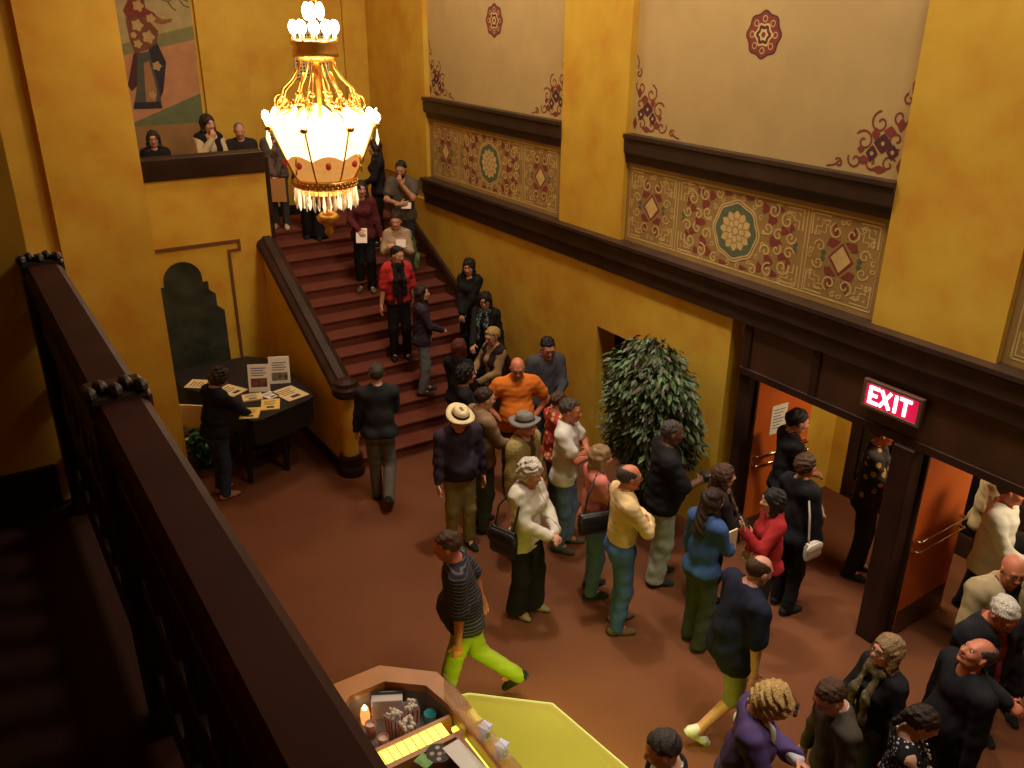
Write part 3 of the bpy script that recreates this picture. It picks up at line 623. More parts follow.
def sign(x, y, rz, label, pic):
    e = empty('table_sign', (x, y, 1.0), rz); setp(e, label, 'sign', 'upright signs on the piano')
    v = MB(); v.prism([(-.13, 0.0), (.13, 0.0), (.13, .34), (-.13, .34)], -0.006, 0.006, tr=lambda a, b, h: (a, h + b * .22, b)); v.build('board', M_PAPERW, e)
    MB().prism([(-.02, 0), (.02, 0), (.02, .2), (-.02, .2)], 0.0, 0.006, tr=lambda a, b, h: (a, .16 - b * .5 + h, b)).build('prop', M_BLACK, e)
    MB().prism([(-.10, pic[0]), (.10, pic[0]), (.10, pic[1]), (-.10, pic[1])], -0.0075, -0.006, tr=lambda a, b, h: (a, h + b * .22, b)).build('picture', mat('sign_pic_%d' % pic[2], ((.30, .10, .06), (.40, .30, .2))[pic[2]], .8, color2=(.06, .03, .02), scale=18), e)
    t = MB()
    for k in range(4): t.prism([(-.09, pic[1] + .03 + k * .03), (.06 + .03 * (k % 2), pic[1] + .03 + k * .03), (.06 + .03 * (k % 2), pic[1] + .04 + k * .03), (-.09, pic[1] + .04 + k * .03)], -0.0075, -0.006, tr=lambda a, b, h: (a, h + b * .22, b))
    t.build('print', mat('blue_ink', (.08, .09, .2), .8), e)
sign(2.86, 10.12, -0.45, 'upright white sign with a red food picture on the piano', (0.06, 0.17, 0))
sign(3.17, 10.24, -0.40, 'upright white sign with a tan chart, right of the red-picture sign', (0.04, 0.14, 1))
# hanging papers at the far left side of the piano
h1 = bx('hanging_poster', (1.99, 2.02, 9.98, 10.30, 0.72, 1.02), M_PAPER, None, 0.002, rz=0.9); setp(h1, 'pale curling poster at the left end of the piano beside the pier', 'poster')
# plants below the piano
def plant(name, x, y, pr_r, ph, fr_, fz, nleaf, lsz, mats, label, potm, stem_n=5, droop=0.5, box=None, seed=1, glass=False, wires=True):
    rnd = random.Random(seed); e = empty(name, (x, y, 0)); setp(e, label, 'plant')
    MB().lathe([(0, 0), (pr_r * .75, 0), (pr_r, ph), (pr_r * 1.06, ph), (pr_r * 1.06, ph * .9), (pr_r * .9, ph * .86), (0, ph * .86)], n=20).build('pot', potm, e, True)
    cx, cz = (0, fz)
    for k in range(stem_n):
        a = rnd.random() * 6.28; q = rnd.random() * .5
        MB().tube([(0.03 * math.cos(a), 0.03 * math.sin(a), ph * .8), (fr_[0] * q * .4 * math.cos(a), fr_[1] * q * .4 * math.sin(a), (ph + fz) / 2), (fr_[0] * q * math.cos(a), fr_[1] * q * math.sin(a), fz + fr_[2] * .3)], [.018, .014, .006], 6).build('trunk', mat('bark', (.09, .05, .03), .8), e)
    V = []; F = []; MI = []
    for k in range(nleaf):
        while True:
            u = Vector((rnd.uniform(-1, 1), rnd.uniform(-1, 1), rnd.uniform(-1, 1)))
            if 0.10 < u.length < 1: break
        # clumped shell
        if rnd.random() < .75: u = u.normalized() * (0.65 + .38 * rnd.random())
        wob = 1 + .16 * math.sin(5 * u.x + 3 * u.z + seed) * math.cos(4 * u.y)
        p = Vector((u.x * fr_[0] * wob, u.y * fr_[1] * wob, fz + u.z * fr_[2]))
        out = Vector((u.x, u.y, -droop + rnd.uniform(-.5, .5))); out += Vector((rnd.uniform(-.5, .5), rnd.uniform(-.5, .5), 0)); out.normalize()
        side = out.cross(Vector((rnd.uniform(-.3, .3), rnd.uniform(-.3, .3), 1))).normalized(); L = lsz * rnd.uniform(.7, 1.25); w = L * .22
        up = side.cross(out); b = len(V)
        V += [tuple(p), tuple(p + out * L * .45 + side * w + up * L * .05), tuple(p + out * L), tuple(p + out * L * .45 - side * w + up * L * .05), tuple(p + out * L * .5 - up * L * .03)]
        F += [(b, b + 1, b + 4), (b + 1, b + 2, b + 4), (b + 2, b + 3, b + 4), (b + 3, b, b + 4)]; mi = 0 if rnd.random() < .6 else (1 if rnd.random() < .6 else 2)
        MI += [mi] * 4
    o = mobj('foliage', V, F, mats, e); o.data.polygons.foreach_set('material_index', MI); o['kind'] = 'stuff'
    return e
LEAF = [mat('leaf_green', (0.075, 0.125, 0.045), 0.5, var=.4, scale=9), mat('leaf_dull', (0.105, 0.085, 0.055), 0.5, var=.3, scale=9), mat('leaf_light', (0.12, 0.21, 0.07), 0.45)]
plant('potted_ficus', 5.94, 6.32, 0.20, 0.36, (0.38, 0.64, 0.84), 1.48, 5200, 0.105, LEAF, 'tall bushy potted ficus with drooping leaves before the wall alcove', mat('dark_pot', (.03, .02, .015), .5), 5, .7, seed=4)
GL = [mat('lily_leaf', (0.03, 0.09, 0.025), 0.4), mat('lily_leaf_dark', (0.02, 0.05, 0.02), 0.4), mat('lily_leaf_light', (0.09, 0.18, 0.06), 0.4)]
plant('potted_fern', 2.16, 10.42, 0.12, 0.2, (0.12, 0.18, 0.20), 0.36, 240, 0.16, GL, 'leafy green potted plant on the floor beside the golden pier', mat('dark_pot', (.03, .02, .015), .5), 3, .2, seed=9)
plant('potted_ivy', 2.74, 10.14, 0.14, 0.26, (0.17, 0.17, 0.13), 0.40, 170, 0.12, GL, 'small plant in a mottled pale pot under the piano', mat('mottled_pot', (0.26, 0.26, 0.14), .35, color2=(.05, .06, .03), scale=16), 3, .2, seed=12)

# ------------------------------------------------------------------ concession counter
M_CTOP = mat('honey_laminate', (0.55, 0.24, 0.07), 0.35, var=.2, scale=4)
M_CBODY = mat('counter_front', (0.07, 0.035, 0.02), 0.5)
M_YEL = mat('yellow_lit_panel', (0.62, 0.60, 0.03), 0.35, emit=(0.90, 0.82, 0.01), estr=0.13, var=.3, scale=3)
M_YELB = mat('yellow_lamp_strip', (0.9, 0.8, 0.1), 0.35, emit=(1.0, 0.86, 0.10), estr=1.6)
M_GLASS = mat('counter_glass', (0.9, 0.95, 0.85), 0.03, trans=1.0, alpha=0.35)
M_GREYW = mat('grey_well', (0.22, 0.20, 0.18), 0.6)
co = empty('concession_counter', (0, 0, 0)); setp(co, 'eight-sided honey wood concession counter with sunken display well, bottom of the picture', 'counter')
OUT = [(1.10, 2.0), (1.10, 4.25), (1.56, 4.73), (1.97, 4.73), (2.29, 4.44), (2.32, 4.20), (2.32, 2.0)]
INN = [(1.24, 2.1), (1.24, 4.15), (1.66, 4.56), (1.93, 4.56), (2.16, 4.36), (2.20, 4.12), (2.20, 2.1)]
MB().prism([(1.16 + (a - 1.1) * .95, b - .04) for a, b in OUT], 0.0, 0.80).build('base', M_CBODY, co)
rim = MB(); n = len(OUT); v = []
for z in (0.99, 1.05):
    v += [(a, b, z) for a, b in OUT] + [(a, b, z) for a, b in INN]
f = []
for i in range(n):
    j = (i + 1) % n
    f += [(2 * n + i, 2 * n + j, 3 * n + j, 3 * n + i), (i, n + i, n + j, j), (i, j, 2 * n + j, 2 * n + i), (n + i, 3 * n + i, 3 * n + j, n + j)]
rim.add(v, f); rim.build('wood_rim', M_CTOP, co)
sd = MB(); v = [(a, b, 0.80) for a, b in INN] + [(a, b, 0.99) for a, b in INN]
sd.add(v, [(i, (i + 1) % n, n + (i + 1) % n, n + i) for i in range(n)]); sd.build('well_side', M_GREYW, co)
MB().prism(INN, 0.80, 0.815).build('well_floor', M_GREYW, co)
sd = MB(); v = [(1.16 + (a - 1.1) * .95, b - .04, 0.80) for a, b in OUT] + [(1.16 + (a - 1.1) * .95, b - .04, 0.99) for a, b in OUT]
sd.add(v, [(i, (i + 1) % n, n + (i + 1) % n, n + i) for i in range(n)]); sd.build('fascia', M_CBODY, co)
MB().box(1.24, 2.19, 3.86, 3.90, 0.80, 1.02).box(1.24, 2.19, 4.05, 4.08, 0.80, 1.00).build('divider', M_CTOP, co)
bx('lamp_strip', (1.30, 2.10, 3.91, 4.04, 0.97, 1.0), M_YELB, co)
for k in range(12): bx('strip_rib', (1.40 + k * .058, 1.405 + k * .058, 3.91, 4.04, 1.0, 1.004), M_CTOP, co)
bx('glass_screen', (2.205, 2.215, 3.2, 4.18, 1.05, 1.27), M_GLASS, co)
bx('divider', (2.11, 2.15, 2.1, 3.86, 0.80, 1.03), M_CTOP, co)
bx('lamp_strip', (2.16, 2.195, 2.2, 4.0, 0.93, 0.96), M_YELB, co)
# lower lit display case in front
dc = empty('display_case', (0, 0, 0)); setp(dc, 'low yellow-lit glass-topped display case in front of the concession counter', 'display case')
LO = [(2.34, 2.95), (2.34, 4.30), (2.46, 4.27), (2.91, 3.86), (2.99, 3.12), (3.00, 2.95)]
MB().prism([(2.34 + (a - 2.34) * .93, 2.95 + (b - 2.95) * .97) for a, b in LO], 0, 0.45).build('base', M_CBODY, dc)
MB().prism([(2.34 + (a - 2.34) * .95, 2.95 + (b - 2.95) * .98) for a, b in LO], 0.45, 0.86).build('lit_body', M_YEL, dc)
MB().prism(LO, 0.885, 0.90).build('glass_top', mat('yellow_glass', (0.70, 0.68, 0.10), 0.08, var=.1, scale=2, alpha=.5), dc)
em = MB(); m_ = len(LO)
for i in range(1, m_ - 1): em.tube([(LO[i][0], LO[i][1], 0.893), (LO[i + 1][0], LO[i + 1][1], 0.893)], 0.007, 6)
em.build('glass_edge', mat('lit_glass_edge', (.8, .9, .3), .2, emit=(.9, .95, .3), estr=.5), dc)
area_light('display_case_light', (3.02, 3.42, 0.80), 0.12, 10, (0.9, 1.0, 0.10), 0.8, (0, math.radians(-26), 0)).parent = dc
area_light('display_case_light', (2.75, 4.13, 0.80), 0.12, 8, (0.9, 1.0, 0.10), 0.5, (0, math.radians(-26), math.radians(47))).parent = dc
dlt = point_light('counter_well_light', (1.95, 4.2, 1.45), 5, (1.0, 0.86, 0.62), 0.1); dlt.parent = co
bpy.data.objects.remove(dlt)
# goods in the well
M_PW = mat('popcorn_box_white', (0.82, 0.80, 0.86), 0.6); M_PR = mat('popcorn_box_red', (0.50, 0.03, 0.05), 0.6)
def popcorn(x, y, rz, label):
    e = empty('popcorn_box', (x, y, 0.815), rz); setp(e, label, 'popcorn box', 'popcorn boxes in the counter well')
    w0, w1, h = 0.038, 0.052, 0.19
    MB().add([(-w0, -w0, 0), (w0, -w0, 0), (w0, w0, 0), (-w0, w0, 0), (-w1, -w1, h), (w1, -w1, h), (w1, w1, h), (-w1, w1, h)], [(3, 2, 1, 0), (0, 1, 5, 4), (1, 2, 6, 5), (2, 3, 7, 6), (3, 0, 4, 7)]).build('carton', M_PW, e)
    for q in range(4):
        c, s_ = math.cos(q * math.pi / 2), math.sin(q * math.pi / 2)
        for k in range(3):
            u = -0.62 + k * .62
            pts = [((u - .12) * w0, -w0 - .001, 0.0), ((u + .12) * w0, -w0 - .001, 0.0), ((u + .12) * w1, -w1 - .001, h * .97), ((u - .12) * w1, -w1 - .001, h * .97)]
            mobj('stripe', [(a * c - b * s_, a * s_ + b * c, z) for a, b, z in pts], [(0, 1, 2, 3)], M_PR, e)
    pm = MB(); rnd = random.Random(int(x * 1000))
    for k in range(26): pm.sphere((rnd.uniform(-.042, .042), rnd.uniform(-.042, .042), h + rnd.uniform(-.01, .025)), rnd.uniform(.010, .017), 6, 4)
    o = pm.build('popcorn', mat('popcorn_white', (0.85, 0.82, 0.74), .8), e, True); o['kind'] = 'stuff'
popcorn(1.86, 4.28, 0.3, 'striped popcorn box leftmost of the three in the well')
popcorn(2.00, 4.29, -0.2, 'striped popcorn box nearest the turquoise carton')
popcorn(1.90, 4.15, 0.1, 'striped popcorn box nearest the yellow lamp strip')
e = empty('turquoise_carton', (2.11, 4.22, 0.815), 0.2); setp(e, 'small turquoise paper carton in the counter well', 'carton')
MB().lathe([(0, 0), (0.036, 0), (0.044, 0.12), (0.040, 0.12), (0.034, 0.02), (0, 0.02)], n=20).build('cup', mat('turquoise_card', (0.05, 0.42, 0.48), .5), e, True)
MB().lathe([(0.0405, 0.07), (0.0445, 0.12)], n=20).build('band', mat('mint_card', (0.25, 0.65, 0.55), .5), e, True)
e = empty('napkin_holder', (1.90, 4.47, 0.815), -0.5); setp(e, 'white napkin holder with dark lid at the back of the counter well', 'napkin holder')
bx('napkins', (-0.11, 0.11, -0.035, 0.035, 0.0, 0.17), mat('white_napkin', (.78, .76, .76), .7), e, .004); bx('lid', (-0.115, 0.115, 0.03, 0.045, 0, 0.19), mat('steel_dark', (.08, .08, .09), .3, metal=.6), e, .003)
e = empty('candle_lamp', (1.74, 4.50, 0.815)); setp(e, 'small glowing orange candle lamp at the left of the counter well', 'lamp')
MB().lathe([(0, 0), (0.03, 0), (0.036, 0.07), (0.026, 0.13), (0.022, 0.13), (0.03, 0.06), (0, 0.01)], n=16).build('glass', mat('orange_glass', (.8, .35, .08), .2, emit=(1, .4, .1), estr=1.0), e, True)
MB().sphere((0, 0, .13), (.014, .014, .03), 8, 6).build('flame', mat('candle_flame', (1, .8, .5), .5, emit=(1, .75, .4), estr=8), e, True)
for (x, y, hgt, lab) in ((1.72, 4.36, .12, 'pink paper cup nearest the candle lamp in the well'), (1.75, 4.22, .10, 'pink paper cup nearest the lamp strip, left in the well')):
    e = empty('paper_cup', (x, y, .815)); setp(e, lab, 'cup', 'pink paper cups')
    MB().lathe([(0, 0), (.03, 0), (.04, hgt), (.037, hgt), (.028, .01), (0, .01)], n=16).build('cup_wall', mat('pink_card', (.62, .30, .22), .6), e, True); MB().lathe([(0, hgt * .8), (.037, hgt * .8)], n=16).build('contents', mat('cup_fill', (.8, .7, .55), .7), e)
e = empty('picture_card', (1.95, 3.80, 1.02), 0.35); setp(e, 'black picture card with pale oval faces near the counter edge', 'card')
MB().prism([(.075 * math.cos(t) * (1.1 if k % 2 else 1), .085 * math.sin(t)) for k, t in enumerate([i * math.pi / 8 for i in range(16)])], 0, .004).build('card', M_BLACK, e)
for (a, b) in ((-.03, .03), (.03, .035), (0, -.01), (-.035, -.035), (.035, -.03)): MB().lathe([(0, .0045), (.016, .0045)], (a, b, 0), 10).build('oval', mat('oval_pale', (.5, .42, .36), .7), e)
e = bx('green_card', (1.80, 1.89, 3.74, 3.85, 1.018, 1.022), mat('green_card', (.10, .35, .06), .6, color2=(.3, .6, .2), scale=20), None, rz=.35); setp(e, 'small green printed card left of the black picture card', 'card')
e = bx('white_sheet', (2.0, 2.13, 3.50, 3.82, 1.031, 1.034), mat('white_sheet', (.85, .85, .8), .7), None, rz=.1); setp(e, 'white sheet of paper on the counter beside the black picture card', 'paper')
for k, (x, y) in enumerate(((2.26, 3.72), (2.27, 3.53))):
    e = empty('star_bucket', (x, y, 1.05)); setp(e, ('white star-topped tub with a green emblem, farther along the counter edge', 'white star-topped tub at the very bottom of the picture')[k], 'tub', 'star-topped tubs on the counter edge')
    pts = [((.05 if q % 2 else .032) * math.cos(q * math.pi / 4 + .4), (.05 if q % 2 else .032) * math.sin(q * math.pi / 4 + .4)) for q in range(8)]
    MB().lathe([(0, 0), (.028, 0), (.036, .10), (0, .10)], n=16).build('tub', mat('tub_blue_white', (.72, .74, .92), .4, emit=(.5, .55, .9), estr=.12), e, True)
    MB().prism(pts, .10, .112).build('star_lid', mat('tub_blue_white', (.72, .74, .92), .4), e)
    bx('emblem', (-.016, .016, -.0365, -.032, .03, .075), mat('green_emblem', (.02, .22, .10), .5), e)

# ------------------------------------------------------------------ people: signed-distance bodies turned into smooth meshes
def V3(*a): return np.array(a, float)
def rotx(d): a = math.radians(d); c, s = math.cos(a), math.sin(a); return np.array([[1, 0, 0], [0, c, -s], [0, s, c]])
def roty(d): a = math.radians(d); c, s = math.cos(a), math.sin(a); return np.array([[c, 0, s], [0, 1, 0], [-s, 0, c]])
def rotz(d): a = math.radians(d); c, s = math.cos(a), math.sin(a); return np.array([[c, -s, 0], [s, c, 0], [0, 0, 1]])
def nrm(v): return v / (np.linalg.norm(v) + 1e-9)
class Cap:
    """tapered capsule, optionally flattened along n by factor f"""
    def __init__(s, a, b, ra, rb, k=0.03, n=None, f=1.0, neg=False):
        s.a = np.array(a, float); s.b = np.array(b, float); s.ra = ra; s.rb = rb; s.k = k; s.n = None if n is None else nrm(np.array(n, float)); s.f = f; s.neg = neg
        r = max(ra, rb) * max(1, 1.0)
        s.lo = np.minimum(s.a, s.b) - r; s.hi = np.maximum(s.a, s.b) + r
    def d(s, P):
        q = P - s.a; e = s.b - s.a
        if s.n is not None:
            q = q + np.multiply.outer(q @ s.n, s.n) * (1 / s.f - 1); e = e + s.n * (e @ s.n) * (1 / s.f - 1)
        t = np.clip((q @ e) / (e @ e + 1e-12), 0, 1)
        d = np.sqrt(((q - t[..., None] * e) ** 2).sum(-1)) - (s.ra + (s.rb - s.ra) * t)
        return d * (1.0 if s.n is None else (s.f + 1) / 2)
class Ell:
    def __init__(s, c, r, R=None, k=0.03, neg=False):
        s.c = np.array(c, float); s.r = np.array(r, float); s.R = np.eye(3) if R is None else R; s.k = k; s.neg = neg
        ext = np.abs(s.R) @ s.r; s.lo = s.c - ext; s.hi = s.c + ext
    def d(s, P):
        q = (P - s.c) @ s.R; k0 = np.sqrt(((q / s.r) ** 2).sum(-1)); k1 = np.sqrt(((q / s.r ** 2) ** 2).sum(-1))
        return np.where(k1 < 1e-6, -s.r.min(), k0 * (k0 - 1) / np.maximum(k1, 1e-6))
def sdf_mesh(prims, h, cuts=(), noise=None, pad=0.03):
    lo = np.min([p.lo for p in prims if not p.neg], 0) - pad; hi = np.max([p.hi for p in prims if not p.neg], 0) + pad
    N = np.ceil((hi - lo) / h).astype(int) + 2
    F = np.full(N, 1.0, np.float32)
    ax = [lo[i] + h * np.arange(N[i]) for i in range(3)]
    for p in prims:
        mg = p.k + 2.5 * h
        i0 = np.clip(np.floor((p.lo - mg - lo) / h).astype(int), 0, N); i1 = np.clip(np.ceil((p.hi + mg - lo) / h).astype(int) + 1, 0, N)
        if (i1 <= i0).any(): continue
        sl = tuple(slice(a, b) for a, b in zip(i0, i1))
        G = np.stack(np.meshgrid(ax[0][sl[0]], ax[1][sl[1]], ax[2][sl[2]], indexing='ij'), -1)
        d = p.d(G); o = F[sl]; k = p.k
        if p.neg:
            d = -d; hh = np.maximum(k - np.abs(o - d), 0) / k; F[sl] = np.maximum(o, d) + hh * hh * k * .25
        else:
            hh = np.maximum(k - np.abs(o - d), 0) / k; F[sl] = np.minimum(o, d) - hh * hh * k * .25
    if cuts or noise is not None:
        G = np.stack(np.meshgrid(*ax, indexing='ij'), -1)
        if noise is not None: F = F + noise(G)
        for c in cuts: F = np.maximum(F, c(G))
    F[0], F[-1] = 1, 1; F[:, 0], F[:, -1] = 1, 1; F[:, :, 0], F[:, :, -1] = 1, 1
    return surface_nets(F, lo, h)
def surface_nets(F, lo, h):
    S_ = F < 0; nx, ny, nz = F.shape
    corners = [(i, j, k) for i in (0, 1) for j in (0, 1) for k in (0, 1)]
    cnt = np.zeros((nx - 1, ny - 1, nz - 1), np.int8)
    for (i, j, k) in corners: cnt += S_[i:nx - 1 + i, j:ny - 1 + j, k:nz - 1 + k]
    act = np.argwhere((cnt > 0) & (cnt < 8))
    if len(act) == 0: return np.zeros((0, 3)), np.zeros((0, 4), int)
    idx = np.full(cnt.shape, -1, np.int64); idx[tuple(act.T)] = np.arange(len(act))
    vals = {c: F[act[:, 0] + c[0], act[:, 1] + c[1], act[:, 2] + c[2]] for c in corners}
    acc = np.zeros((len(act), 3)); num = np.zeros(len(act))
    for c in corners:
        for a in range(3):
            if c[a] == 0:
                e = list(c); e[a] = 1; e = tuple(e); f0, f1 = vals[c], vals[e]
                m = (f0 < 0) != (f1 < 0); t = np.where(m, f0 / np.where(m, f0 - f1, 1), 0)
                p = np.tile(np.array(c, float), (len(act), 1)); p[:, a] = t
                acc += p * m[:, None]; num += m
    Vv = lo + h * (act + acc / num[:, None]); Q = []
    for a in range(3):
        b, c = (a + 1) % 3, (a + 2) % 3
        sl0 = [slice(None)] * 3; sl1 = [slice(None)] * 3; sl0[a] = slice(0, -1); sl1[a] = slice(1, None)
        A, B = S_[tuple(sl0)], S_[tuple(sl1)]; e = np.argwhere(A != B)
        e = e[(e[:, b] > 0) & (e[:, c] > 0) & (e[:, b] < F.shape[b] - 1) & (e[:, c] < F.shape[c] - 1)]
        if len(e) == 0: continue
        def g(db, dc):
            q = e.copy(); q[:, b] -= db; q[:, c] -= dc; return idx[tuple(q.T)]
        quad = np.stack([g(1, 1), g(0, 1), g(0, 0), g(1, 0)], 1); inside = A[tuple(e.T)]
        quad[~inside] = quad[~inside][:, ::-1]; Q.append(quad)
    return Vv, np.concatenate(Q)
def fold_noise(seed, amp, z0=0.0):
    r = np.random.RandomState(seed); W_ = r.normal(size=(5, 3)) * (z0 or 1) * np.array([34, 34, 40]); ph = r.rand(5) * 6.28
    def f(G):
        o = 0
        for w, p in zip(W_, ph): o = o + np.sin(G @ w + p)
        return (amp / 2.2 * o).astype(np.float32)
    return f
def npmesh(name, Vv, Q, mats, parent, scale, mi=None):
    me = bpy.data.meshes.new(name); n, m = len(Vv), len(Q)
    me.vertices.add(n); me.vertices.foreach_set('co', (Vv * scale).astype(np.float32).ravel())
    me.loops.add(4 * m); me.loops.foreach_set('vertex_index', Q.astype(np.int32).ravel())
    me.polygons.add(m); me.polygons.foreach_set('loop_start', np.arange(0, 4 * m, 4, dtype=np.int32))
    me.polygons.foreach_set('use_smooth', np.ones(m, bool))
    for q in (mats if isinstance(mats, (list, tuple)) else [mats]): me.materials.append(q)
    if mi is not None: me.polygons.foreach_set('material_index', mi.astype(np.int32))
    me.update(calc_edges=True); me.validate()
    o = bpy.data.objects.new(name, me); COL.objects.link(o); o.parent = parent
    return o
def ik(S_, T, a, b, hint):
    d = T - S_; L = np.linalg.norm(d); L2 = min(max(L, 0.05), (a + b) * .999); u = nrm(d); T = S_ + u * L2
    x = (a * a - b * b + L2 * L2) / (2 * L2); y = math.sqrt(max(a * a - x * x, 0)); hh = hint - u * (hint @ u); hh = nrm(hh)
    return S_ + u * x + hh * y, T

SKINS = {'fair': (0.62, 0.33, 0.21), 'pink': (0.64, 0.30, 0.20), 'tan': (0.46, 0.22, 0.12), 'brown': (0.13, 0.062, 0.035), 'red': (0.55, 0.19, 0.10)}
for k, c in SKINS.items(): mat('skin_' + k, c, 0.5, var=.10, scale=25); mat('lip_' + k, (c[0] * .75, c[1] * .5, c[2] * .5), 0.45)
M_EYEW = mat('eye_white', (.65, .6, .55), .3); M_IRIS = mat('eye_iris', (.03, .018, .012), .2)
def hair_mat(key, c):
    m = mat(key, c, 0.42); nt = m.node_tree; b = nt.nodes['Principled BSDF']; tc = nt.nodes.new('ShaderNodeTexCoord'); mp_ = nt.nodes.new('ShaderNodeMapping'); mp_.inputs['Scale'].default_value = (150, 150, 22)
    n = nt.nodes.new('ShaderNodeTexNoise'); n.inputs['Scale'].default_value = 1.0; n.inputs['Detail'].default_value = 3; r = nt.nodes.new('ShaderNodeValToRGB')
    r.color_ramp.elements[0].position = .3; r.color_ramp.elements[0].color = (c[0] * .45, c[1] * .42, c[2] * .4, 1); r.color_ramp.elements[1].position = .72; r.color_ramp.elements[1].color = (min(1, c[0] * 1.5), min(1, c[1] * 1.5), min(1, c[2] * 1.5), 1)
    bp = nt.nodes.new('ShaderNodeBump'); bp.inputs['Strength'].default_value = .9; bp.inputs['Distance'].default_value = .012
    nt.links.new(tc.outputs['Object'], mp_.inputs[0]); nt.links.new(mp_.outputs[0], n.inputs['Vector']); nt.links.new(n.outputs[0], r.inputs[0]); nt.links.new(r.outputs[0], b.inputs['Base Color']); nt.links.new(n.outputs[0], bp.inputs['Height']); nt.links.new(bp.outputs[0], b.inputs['Normal'])
HAIRC = {'black': (0.010, 0.008, 0.008), 'dark': (0.028, 0.015, 0.010), 'brown': (0.075, 0.035, 0.018), 'red': (0.11, 0.022, 0.018), 'blond': (0.52, 0.34, 0.12), 'dirty': (0.30, 0.19, 0.09), 'grey': (0.22, 0.18, 0.15), 'white': (0.68, 0.62, 0.52), 'dgrey': (0.06, 0.05, 0.045)}
for k, c in HAIRC.items(): hair_mat('hair_' + k, c)
def cloth(c, pat=None, c2=None):
    if pat is None:
        return mat('cloth_%.3f_%.3f_%.3f' % c, c, 0.85, var=.22, scale=9, bump=.22, bscale=18, spec=.2)
    key = 'cloth_%s_%.3f_%.3f_%.3f' % (pat, *c)
    if key in MATS: return MATS[key]
    m = mat(key, c, 0.85, spec=.2); nt = m.node_tree; b = nt.nodes['Principled BSDF']; tc = nt.nodes.new('ShaderNodeTexCoord')
    mix = nt.nodes.new('ShaderNodeMix'); mix.data_type = 'RGBA'; mix.inputs['A'].default_value = (*c, 1); mix.inputs['B'].default_value = (*c2, 1)
    def wave(axis, scale):
        w = nt.nodes.new('ShaderNodeTexWave'); w.bands_direction = axis; w.inputs['Scale'].default_value = scale
        nt.links.new(tc.outputs['Object'], w.inputs['Vector']); return w
    if pat == 'stripe':
        w = wave('Z', 11); r = nt.nodes.new('ShaderNodeMath'); r.operation = 'GREATER_THAN'; r.inputs[1].default_value = .8; nt.links.new(w.outputs['Fac'], r.inputs[0]); nt.links.new(r.outputs[0], mix.inputs['Factor'])
    elif pat == 'plaid':
        w, w2 = wave('Z', 9), wave('X', 9); a = nt.nodes.new('ShaderNodeMath'); a.operation = 'MULTIPLY'; nt.links.new(w.outputs['Fac'], a.inputs[0]); nt.links.new(w2.outputs['Fac'], a.inputs[1]); nt.links.new(a.outputs[0], mix.inputs['Factor'])
    else:
        v = nt.nodes.new('ShaderNodeTexVoronoi'); v.inputs['Scale'].default_value = {'floral': 16, 'dots': 34, 'blotch': 11, 'knit': 40}[pat]; nt.links.new(tc.outputs['Object'], v.inputs['Vector'])
        r = nt.nodes.new('ShaderNodeMath'); r.operation = 'LESS_THAN'; r.inputs[1].default_value = {'floral': .38, 'dots': .28, 'blotch': .32, 'knit': .45}[pat]; nt.links.new(v.outputs['Distance'], r.inputs[0]); nt.links.new(r.outputs[0], mix.inputs['Factor'])
    nt.links.new(mix.outputs['Result'], b.inputs['Base Color'])
    return m

ARM = {  # wrist targets (side, forward, up) for a 1.75 m figure; elbow hint (side, forward, up)
    'down': ((0.27, 0.04, 0.86), (0.4, -1, 0)), 'relax': ((0.27, 0.10, 0.88), (0.5, -1, 0)), 'back': ((0.24, -0.12, 0.90), (0.6, -1, 0)), 'swing': ((0.25, 0.22, 0.93), (0.4, -1, -.2)),
    'cross': ((-0.01, 0.225, 1.19), (1, .05, -.5)), 'cross2': ((-0.01, 0.255, 1.14), (1, .05, -.5)), 'front': ((0.05, 0.30, 1.05), (0.8, -.5, -.5)), 'hold': ((0.08, 0.32, 1.15), (0.8, -.5, -.6)), 'clasp': ((0.02, 0.24, 0.93), (0.9, -.3, -.3)),
    'chin': ((0.04, 0.20, 1.42), (0.6, .3, -1)), 'chest': ((0.0, 0.25, 1.27), (0.8, -.2, -.7)), 'hip': ((0.20, 0.05, 1.00), (1, -.4, 0)), 'reach': ((0.06, 0.48, 1.08), (0.6, -.5, -.6)), 'out': ((0.10, 0.52, 1.20), (0.5, -.3, -.8)),
    'wave': ((0.18, 0.33, 1.40), (0.5, -.2, -1)), 'pocket': ((0.22, 0.08, 0.93), (0.9, -.8, 0)), 'up': ((0.10, 0.3, 1.3), (0.6, -.1, -1))}
NP_ = [0]
